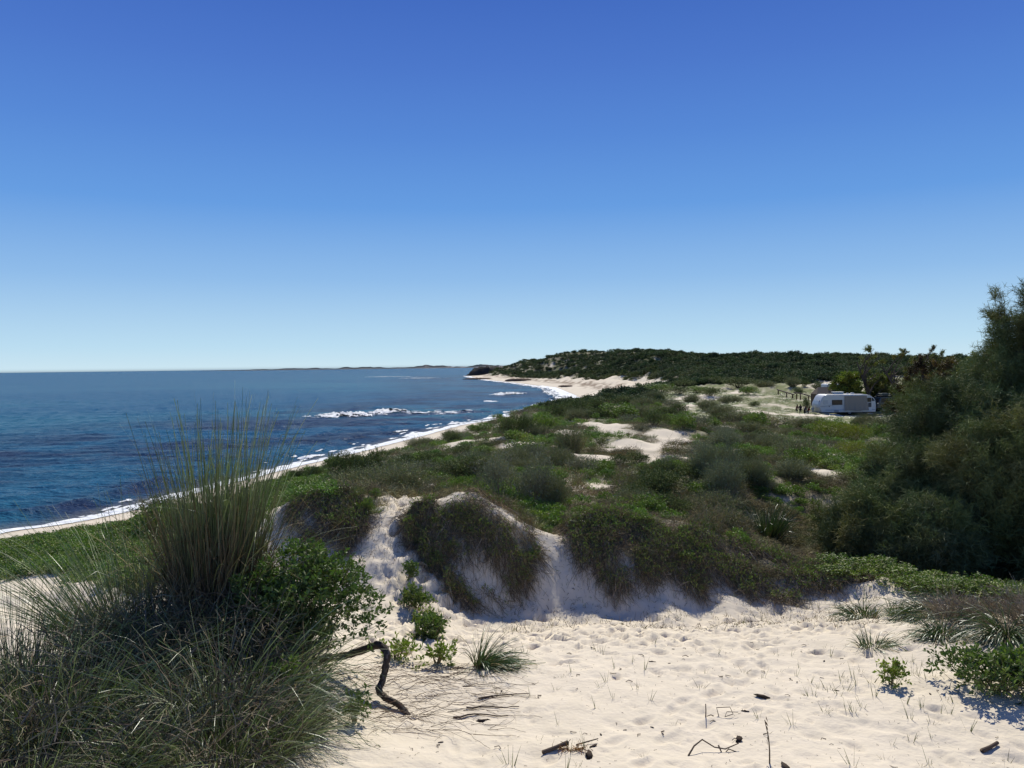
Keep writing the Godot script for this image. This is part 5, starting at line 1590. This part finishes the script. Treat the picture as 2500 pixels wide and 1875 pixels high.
# a figure as one skin over a skeleton of tapered bones
func person(x: float, z: float, tall: float, turn: float, top: Color, legs: Color, stoop: float, label: String, reach: float):
	var o := thing("person", label, "person", on_ground(x, z), turn)
	var k := tall
	var fwd := Vector3(0, 0, 1)
	var hip := Vector3(0, 0.50, 0) * k
	var chest := hip + (Vector3.UP * cos(stoop) + fwd * sin(stoop)) * 0.24 * k
	var neck := hip + (Vector3.UP * cos(stoop) + fwd * sin(stoop)) * 0.36 * k
	var head := neck + (Vector3.UP + fwd * 0.25).normalized() * 0.10 * k
	var skin := lin(0.35, 0.2, 0.13)
	var hair := lin(0.03, 0.02, 0.015)
	var bones := [[hip, chest, 0.085, 0.095, top], [chest, neck, 0.095, 0.045, top], [neck, head, 0.035, 0.05, skin], [head, head + Vector3.UP * 0.05 * k, 0.072, 0.078, hair], [head + fwd * 0.015 * k, head + fwd * 0.03 * k + Vector3.UP * 0.02 * k, 0.06, 0.06, skin], [head + fwd * 0.085 * k, head + fwd * 0.09 * k, 0.012, 0.014, skin]]
	for s in [-1.0, 1.0]:
		var hj: Vector3 = hip + Vector3(0.055 * s * k, -0.01 * k, 0)
		var kn := Vector3(0.065 * s, 0.27, 0.03 + 0.03 * s) * k
		var an := Vector3(0.07 * s, 0.045, 0.02 * s) * k
		bones.append([hj, kn, 0.068, 0.048, legs]); bones.append([kn, an, 0.046, 0.032, legs]); bones.append([an, an + Vector3(0.01 * s, -0.02, 0.09) * k, 0.032, 0.024, lin(0.05, 0.05, 0.05)])
		var sh: Vector3 = chest.lerp(neck, 0.7) + Vector3(0.12 * s * k, 0, 0)
		var el := sh + Vector3(0.03 * s, -0.15, 0.06 * reach) * k
		var wr := el + Vector3(-0.01 * s, -0.12 + 0.08 * reach, 0.10 * reach) * k
		bones.append([chest.lerp(neck, 0.6), sh, 0.05, 0.045, top]); bones.append([sh, el, 0.042, 0.034, top]); bones.append([el, wr, 0.032, 0.024, skin])
		var hd := (wr - el).normalized()
		bones.append([wr, wr + hd * 0.05 * k, 0.024, 0.022, skin])
		for f in 4: bones.append([wr + hd * 0.05 * k + Vector3((f - 1.5) * 0.013, 0, 0) * k, wr + hd * (0.085 - 0.006 * absf(f - 1.4)) * k + Vector3((f - 1.5) * 0.015, -0.006, 0.004) * k, 0.009, 0.007, skin])
		bones.append([wr + hd * 0.02 * k, wr + hd * 0.05 * k + Vector3(-0.03 * s, 0, 0.01) * k, 0.010, 0.008, skin])
	for b in bones:
		b[2] *= k; b[3] *= k
	var cell := 0.016
	var lo := Vector3(-0.3, -0.02, -0.2) * k
	var nx := int(0.6 * k / cell)
	var ny := int(1.1 * k / cell)
	var nz := int(0.75 * k / cell)
	var f := PackedFloat32Array()
	f.resize(nx * ny * nz)
	f.fill(1.0)
	var who := PackedInt32Array()
	who.resize(f.size())
	var bi := 0
	for b in bones:
		var a: Vector3 = b[0]
		var ab: Vector3 = b[1] - a
		var ll := maxf(ab.length_squared(), 1e-9)
		var mr: float = maxf(b[2], b[3]) + 0.06
		var l3: Vector3 = ((a.min(b[1]) - Vector3.ONE * mr) - lo) / cell
		var h3: Vector3 = ((a.max(b[1]) + Vector3.ONE * mr) - lo) / cell
		var r0: float = b[2]
		var r1: float = b[3]
		for ix in range(maxi(0, int(l3.x)), mini(nx, int(h3.x) + 1)):
			for iy in range(maxi(0, int(l3.y)), mini(ny, int(h3.y) + 1)):
				for iz in range(maxi(0, int(l3.z)), mini(nz, int(h3.z) + 1)):
					var p := lo + Vector3(ix, iy, iz) * cell
					var t := clampf((p - a).dot(ab) / ll, 0, 1)
					var d := p.distance_to(a + ab * t) - lerpf(r0, r1, t)
					var q := (ix * ny + iy) * nz + iz
					if d < f[q]: who[q] = bi
					var kk := 0.02
					var hm := clampf(0.5 + 0.5 * (f[q] - d) / kk, 0, 1)
					f[q] = lerpf(f[q], d, hm) - kk * hm * (1.0 - hm)
		bi += 1
	var mb := MB.new()
	var idx := {}
	for ix in nx - 1:
		for iy in ny - 1:
			for iz in nz - 1:
				var q := (ix * ny + iy) * nz + iz
				var s0 := f[q] < 0.0
				var mixed := false
				for e in [1, nz, nz + 1, ny * nz, ny * nz + 1, ny * nz + nz, ny * nz + nz + 1]:
					if (f[q + e] < 0.0) != s0:
						mixed = true
						break
				if not mixed: continue
				var sum := Vector3.ZERO
				var cnt := 0
				for ax in 3:
					for u in 2:
						for w in 2:
							var c := Vector3i.ZERO
							c[(ax + 1) % 3] = u; c[(ax + 2) % 3] = w
							var d2 := c
							d2[ax] = 1
							var fa := f[q + (c.x * ny + c.y) * nz + c.z]
							var fb := f[q + (d2.x * ny + d2.y) * nz + d2.z]
							if (fa < 0.0) != (fb < 0.0):
								sum += Vector3(c).lerp(Vector3(d2), fa / (fa - fb))
								cnt += 1
				idx[q] = mb.v.size()
				mb.v.append(lo + (Vector3(ix, iy, iz) + sum / cnt) * cell)
				mb.n.append(Vector3(f[q + ny * nz] - f[q], f[q + nz] - f[q], f[q + 1] - f[q]).normalized())
				mb.c.append(bones[who[q]][4])
	for q in idx:
		var st := [ny * nz, nz, 1]
		for ax in 3:
			var e: int = st[ax]
			if (f[q] < 0.0) == (f[q + e] < 0.0): continue
			var u: int = st[(ax + 1) % 3]
			var w: int = st[(ax + 2) % 3]
			if idx.has(q - u) and idx.has(q - w) and idx.has(q - u - w):
				var a: int = idx[q]
				var b: int = idx[q - u]
				var c: int = idx[q - u - w]
				var d: int = idx[q - w]
				if f[q] < 0.0: mb.i.append_array(PackedInt32Array([a, c, b, a, d, c]))
				else: mb.i.append_array(PackedInt32Array([a, b, c, a, c, d]))
	put(mb.orient(), "body", vmat(0.85, 0.2), o)

# ---------------------------------------------------------------- things on the near sand
func make_branch():
	var pts := PackedVector3Array()
	var raw := [Vector3(-1.918, 6.149, -8.0), Vector3(-1.736, 6.179, -8.0), Vector3(-1.599, 6.205, -8.0), Vector3(-1.408, 6.283, -7.95), Vector3(-1.301, 6.317, -7.9), Vector3(-1.224, 6.27, -7.8), Vector3(-1.231, 6.164, -7.75), Vector3(-1.256, 6.051, -7.7), Vector3(-1.275, 5.994, -7.6), Vector3(-1.187, 5.964, -7.5), Vector3(-1.067, 5.944, -7.4), Vector3(-0.98, 5.909, -7.3), Vector3(-0.93, 5.86, -7.2)]
	var o := thing("bent_branch", "thick bent grey-brown branch arching out of the shrub down to the sand", "branch", on_ground(-0.93, -7.2))
	var rad := PackedFloat32Array()
	for q in raw.size() - 1:
		for t in 4:
			var f := t / 4.0
			var a: Vector3 = raw[maxi(q - 1, 0)]
			var b: Vector3 = raw[q]
			var c: Vector3 = raw[q + 1]
			var d: Vector3 = raw[mini(q + 2, raw.size() - 1)]
			pts.append(b.cubic_interpolate(c, a, d, f) - o.position + rdir() * 0.003)
			rad.append(lerpf(0.037, 0.026, (q + f) / 12.0) * rng.randf_range(0.92, 1.1))
	var mb := MB.new()
	mb.tube(pts, rad, 14, lin(0.085, 0.068, 0.052), 0.11, rng)
	for q in mb.c.size(): mb.c[q] = jit(lin(0.085, 0.068, 0.052), 0.25)
	put(mb, "branch_wood", vmat(0.95, 0.15), o)
	# flakes of loose bark along it
	mb = MB.new()
	for q in 160:
		var k := rng.randi() % (pts.size() - 2)
		var tg := (pts[k + 1] - pts[k]).normalized()
		var s := side_of(tg)
		var p := pts[k] + s * rad[k] * 0.98
		mb.quad(p - tg * 0.02, p + tg * 0.02 + s * 0.005, p + tg * 0.018 + s * 0.004 + tg.cross(s) * 0.012, p - tg * 0.02 + tg.cross(s) * 0.010, jit(lin(0.13, 0.11, 0.09), 0.35))
	put(mb, "bark_flakes", M.bark, o, "stuff")
	# thin runners trailing over the sand round it
	o = thing("root_tangle", "thin tangled brown roots trailing over the sand beside the bent branch", "roots", on_ground(-0.9, -7.8))
	mb = MB.new()
	for q in 330:
		var x := rng.randf_range(-1.85, -0.2)
		var z := rng.randf_range(-8.75, -6.7)
		if x > -0.6 and z > -7.6 and rng.randf() < 0.75: continue
		var a := rng.randf_range(-0.5, 0.7)
		var rp := PackedVector3Array()
		var n := 10
		var st := rng.randf_range(0.02, 0.075)
		var ph := rng.randf() * 9.0
		var lift := rng.randf() * 0.10 * clampf(-x - 0.3, 0.1, 1)
		for e in n:
			rp.append(Vector3(x, height(x, z) + 0.004 + lift * sin(e / 9.0 * PI), z) - o.position)
			a += rng.randf_range(-0.55, 0.55) + 0.2 * sin(ph + e)
			x += cos(a) * st; z += sin(a) * st
		var c := jit([lin(0.16, 0.105, 0.07), lin(0.11, 0.08, 0.06), lin(0.21, 0.16, 0.12)][rng.randi() % 3], 0.25)
		mb.ribbon(rp, rng.randf_range(0.003, 0.006), 0.0025, Vector3.UP if q % 2 else side_of(Vector3.RIGHT), c, c)
	for q in 3:
		var x := -0.55 + 0.1 * q
		var z := -7.15 - q * 0.25
		var rp := PackedVector3Array()
		var rr := PackedFloat32Array()
		for e in 9:
			rp.append(Vector3(x, height(x, z) + 0.012, z) - o.position); rr.append(lerpf(0.009, 0.004, e / 8.0))
			x += 0.06; z += rng.randf_range(-0.02, 0.02) - 0.008
		mb.tube(rp, rr, 5, lin(0.12, 0.09, 0.065))
	put(mb, "runners", M.stem, o, "stuff")

func lay(called: String, label: String, cat: String, mb: MB, x: float, z: float, mat: Material, group := "", up := 0.0, part := "wood") -> Node3D:
	var o := thing(called, label, cat, on_ground(x, z) + Vector3.UP * up, 0.0, group)
	put(mb, part, mat, o)
	return o
func stick_mesh(path: Array, r0: float, r1: float, col: Color) -> MB:
	var mb := MB.new()
	var pts := PackedVector3Array(path)
	var rr := PackedFloat32Array()
	for q in pts.size(): rr.append(lerpf(r0, r1, float(q) / (pts.size() - 1)))
	# closed ends
	pts.insert(0, pts[0]); rr.insert(0, 0.0005)
	pts.append(pts[-1]); rr.append(0.0005)
	pts[0] -= (pts[2] - pts[1]).normalized() * 0.001
	pts[-1] += (pts[-2] - pts[-3]).normalized() * 0.001
	mb.tube(pts, rr, 7, col, 0.15, rng)
	return mb.orient()
func make_litter():
	var wood := lin(0.11, 0.085, 0.065)
	lay("broken_stick", "short thick broken stick beside the orange dried weed", "stick", stick_mesh([Vector3(-0.10, 0.0, 0.06), Vector3(0, 0.008, 0), Vector3(0.10, 0.014, -0.07)], 0.016, 0.018, wood), 0.30, -6.30, M.bark, "", 0.012)
	lay("broken_stick", "short weathered stick lying by the far end of the spreading green shrub", "stick", stick_mesh([Vector3(-0.1, 0.0, 0.05), Vector3(0, 0.006, 0), Vector3(0.09, 0.012, -0.06)], 0.018, 0.014, wood), 3.78, -6.5, M.bark, "", 0.012)
	lay("curved_twig", "thin curved twig arching over the bare sand", "twig", stick_mesh([Vector3(-0.22, 0.0, 0.09), Vector3(-0.16, 0.04, 0.02), Vector3(-0.08, 0.06, -0.05), Vector3(0.0, 0.03, 0.02), Vector3(0.08, 0.02, 0.03), Vector3(0.2, 0.04, -0.02)], 0.007, 0.004, wood), 1.55, -6.4, M.bark, "", 0.008)
	lay("curved_twig", "small hooked twig standing out of the sand near the upright stem", "twig", stick_mesh([Vector3(-0.08, 0.05, 0), Vector3(-0.05, -0.02, 0.02), Vector3(0.0, 0.02, 0), Vector3(0.06, 0.0, 0.01)], 0.006, 0.004, wood), 1.66, -6.38, M.bark)
	lay("thin_stick", "thin stick beside the orange dried weed", "stick", stick_mesh([Vector3(-0.09, 0.0, 0.03), Vector3(0.0, 0.01, 0.0), Vector3(0.09, 0.02, -0.03)], 0.006, 0.004, wood), 0.56, -6.45, M.bark, "", 0.01)
	lay("small_stick", "small stick on smooth sand near the bent-over grass tuft", "stick", stick_mesh([Vector3(-0.07, 0.0, 0.0), Vector3(0, 0.006, 0.01), Vector3(0.07, 0.0, 0.02)], 0.011, 0.009, wood), -0.46, -8.04, M.bark, "", 0.009)
	lay("upright_stick", "short stick poking up out of the sand by the wire-like loop", "stick", stick_mesh([Vector3(0, -0.05, 0), Vector3(0.004, 0.06, 0), Vector3(0.0, 0.12, 0.01)], 0.006, 0.004, wood), 1.66, -7.15, M.bark)
	lay("wiry_loop", "thin wiry root bent into a square loop on the sand", "root", stick_mesh([Vector3(-0.08, 0.0, 0.03), Vector3(-0.09, 0.07, -0.02), Vector3(0.03, 0.07, -0.03), Vector3(0.05, 0.02, 0.0), Vector3(-0.03, 0.01, 0.03), Vector3(-0.01, 0.05, 0.02), Vector3(0.09, 0.04, 0.01)], 0.004, 0.003, wood), 1.86, -7.18, M.bark, "", 0.005)
	# a dried upright stem with seed heads
	var mb := stick_mesh([Vector3(0, -0.06, 0), Vector3(0.0, 0.1, 0), Vector3(-0.01, 0.2, 0.01), Vector3(-0.035, 0.33, 0)], 0.006, 0.003, lin(0.10, 0.075, 0.05))
	for q in 8:
		var d := (Vector3.UP * 0.7 + rdir()).normalized()
		mb.leaf(Vector3(-0.01, 0.1 + q * 0.03, 0), d, side_of(d), 0.05, 0.014, jit(lin(0.11, 0.08, 0.05), 0.3))
	lay("seed_stalk", "upright dried stem with dark seed heads on the open sand", "stem", mb, 1.9, -6.12, M.bark, "", 0.0, "stem")
	# orange dried weed
	mb = MB.new()
	for q in 90:
		var d := (rdir() + Vector3.UP * 0.8).normalized()
		mb.ribbon(bend_path(Vector3(rng.randfn(0, 0.06), 0.0, rng.randfn(0, 0.03)), d, rng.randf_range(0.03, 0.09), 4, 3.0, 0.4), 0.006, 0.004, side_of(d), jit(lin(0.30, 0.15, 0.05), 0.3), jit(lin(0.34, 0.19, 0.08), 0.3))
	lay("dried_weed", "orange-brown frond of dried weed on the open sand", "weed", mb, 0.43, -6.3, M.dull, "", 0.0, "fronds")
	for c in [[2.31, -7.65, 0.034], [1.8, -6.6, 0.028], [0.55, -6.2, 0.03], [2.0, -6.05, 0.03], [-0.3, -7.1, 0.03]]:
		lay("bark_lump", "dark lump of broken bark lying on the open sand", "bark", lump(c[2]), c[0], c[1], M.bark, "dark bark lumps on the sand", 0.01, "bark")
	# small chips, seedlings and crumbs over the open sand
	var chips := []
	for q in 4:
		var m := MB.new()
		if q < 2: m = lump(0.011 + 0.005 * q)
		else: m = stick_mesh([Vector3(-0.035, 0, 0), Vector3(0.0, 0.008, 0.008 * q), Vector3(0.035, 0.002, -0.004)], 0.005, 0.003, wood)
		chips.append(m.mesh(M.bark))
	var names := ["bark_chip", "bark_chip", "twig_bit", "twig_bit"]
	for q in 260:
		var x := rng.randf_range(-1.2, 5.2)
		var z := -rng.randf_range(5.7, 11.2)
		if (x < -0.4 and z < -7.0) or n_b.get_noise_2d(x * 0.8 + 60, z * 0.8) < rng.randf_range(-0.2, 0.3): continue
		var k := rng.randi() % 4 if rng.randf() < 0.5 else 2 + rng.randi() % 2
		var o := thing(names[k], "small dark chip of bark lying on the open sand" if k < 2 else "small bit of dark twig lying on the open sand", "chip" if k < 2 else "twig", on_ground(x, z) + Vector3.UP * 0.004, rng.randf() * TAU, "bark chips on the sand" if k < 2 else "twig bits on the sand")
		o.scale = Vector3.ONE * rng.randf_range(0.45, 1.15)
		var c := MeshInstance3D.new()
		c.mesh = chips[k]
		hang(c, "bark" if k < 2 else "wood", o)
	var crumb := []
	for q in 2600:
		var x := rng.randf_range(-1.6, 6.0)
		var z := -rng.randf_range(5.2, 12.0)
		if n_b.get_noise_2d(x, z) < rng.randf_range(-0.5, 0.4): continue
		crumb.append([Transform3D(Basis(rdir(), rng.randf() * TAU).scaled(Vector3.ONE * rng.randf_range(0.15, 0.4)), on_ground(x, z) + Vector3.UP * 0.003), jit(Color(1, 1, 1), 0.5)])
	mass("plant_litter", chips[2], crumb, "fine dark plant litter sprinkled over the sand", "litter")
	var seed := []
	for q in 3:
		var m := MB.new()
		tussock(m, 0.012, 5, 0.06, 0.15, 0.7, Vector3.ZERO, 2.0, 0.006, lin(0.13, 0.13, 0.05), [lin(0.14, 0.16, 0.05), lin(0.20, 0.16, 0.08), lin(0.12, 0.15, 0.045)][q], 0.3, 5)
		seed.append(m.mesh(M.blade))
	for q in 120:
		var x := rng.randf_range(-0.3, 4.6)
		var z := -rng.randf_range(5.9, 9.6)
		if q < 46:
			x = rng.randf_range(2.7, 4.4); z = -rng.randf_range(7.2, 8.8)
		var o := thing("grass_seedling", "thin grass seedling of a few blades in the open sand", "seedling", on_ground(x, z), rng.randf() * TAU, "grass seedlings in the open sand")
		o.scale = Vector3.ONE * rng.randf_range(0.6, 1.4)
		var c := MeshInstance3D.new()
		c.mesh = seed[rng.randi() % 3]
		hang(c, "blades", o, "stuff")
func lump(r: float) -> MB:
	var mb := MB.new()
	var ax := Basis(Vector3.UP, rng.randf() * TAU)
	var n := FastNoiseLite.new()
	n.seed = rng.randi() % 1000; n.frequency = 1.6
	for a in 9:
		for b in 7:
			var th := TAU * a / 8.0
			var ph := PI * b / 6.0
			var d := Vector3(sin(ph) * cos(th), cos(ph), sin(ph) * sin(th))
			var k := 1.0 + 1.5 * n.get_noise_3dv(d)
			mb.v.append(ax * Vector3(d.x * 2.2 * k, d.y * 0.32 * k, d.z * 0.8 * k) * r); mb.n.append(ax * d); mb.c.append(jit(lin(0.06, 0.045, 0.035), 0.3))
			if a > 0 and b > 0:
				var q := a * 7 + b
				mb.i.append_array(PackedInt32Array([q - 8, q - 7, q, q - 8, q, q - 1]))
	return mb.orient()
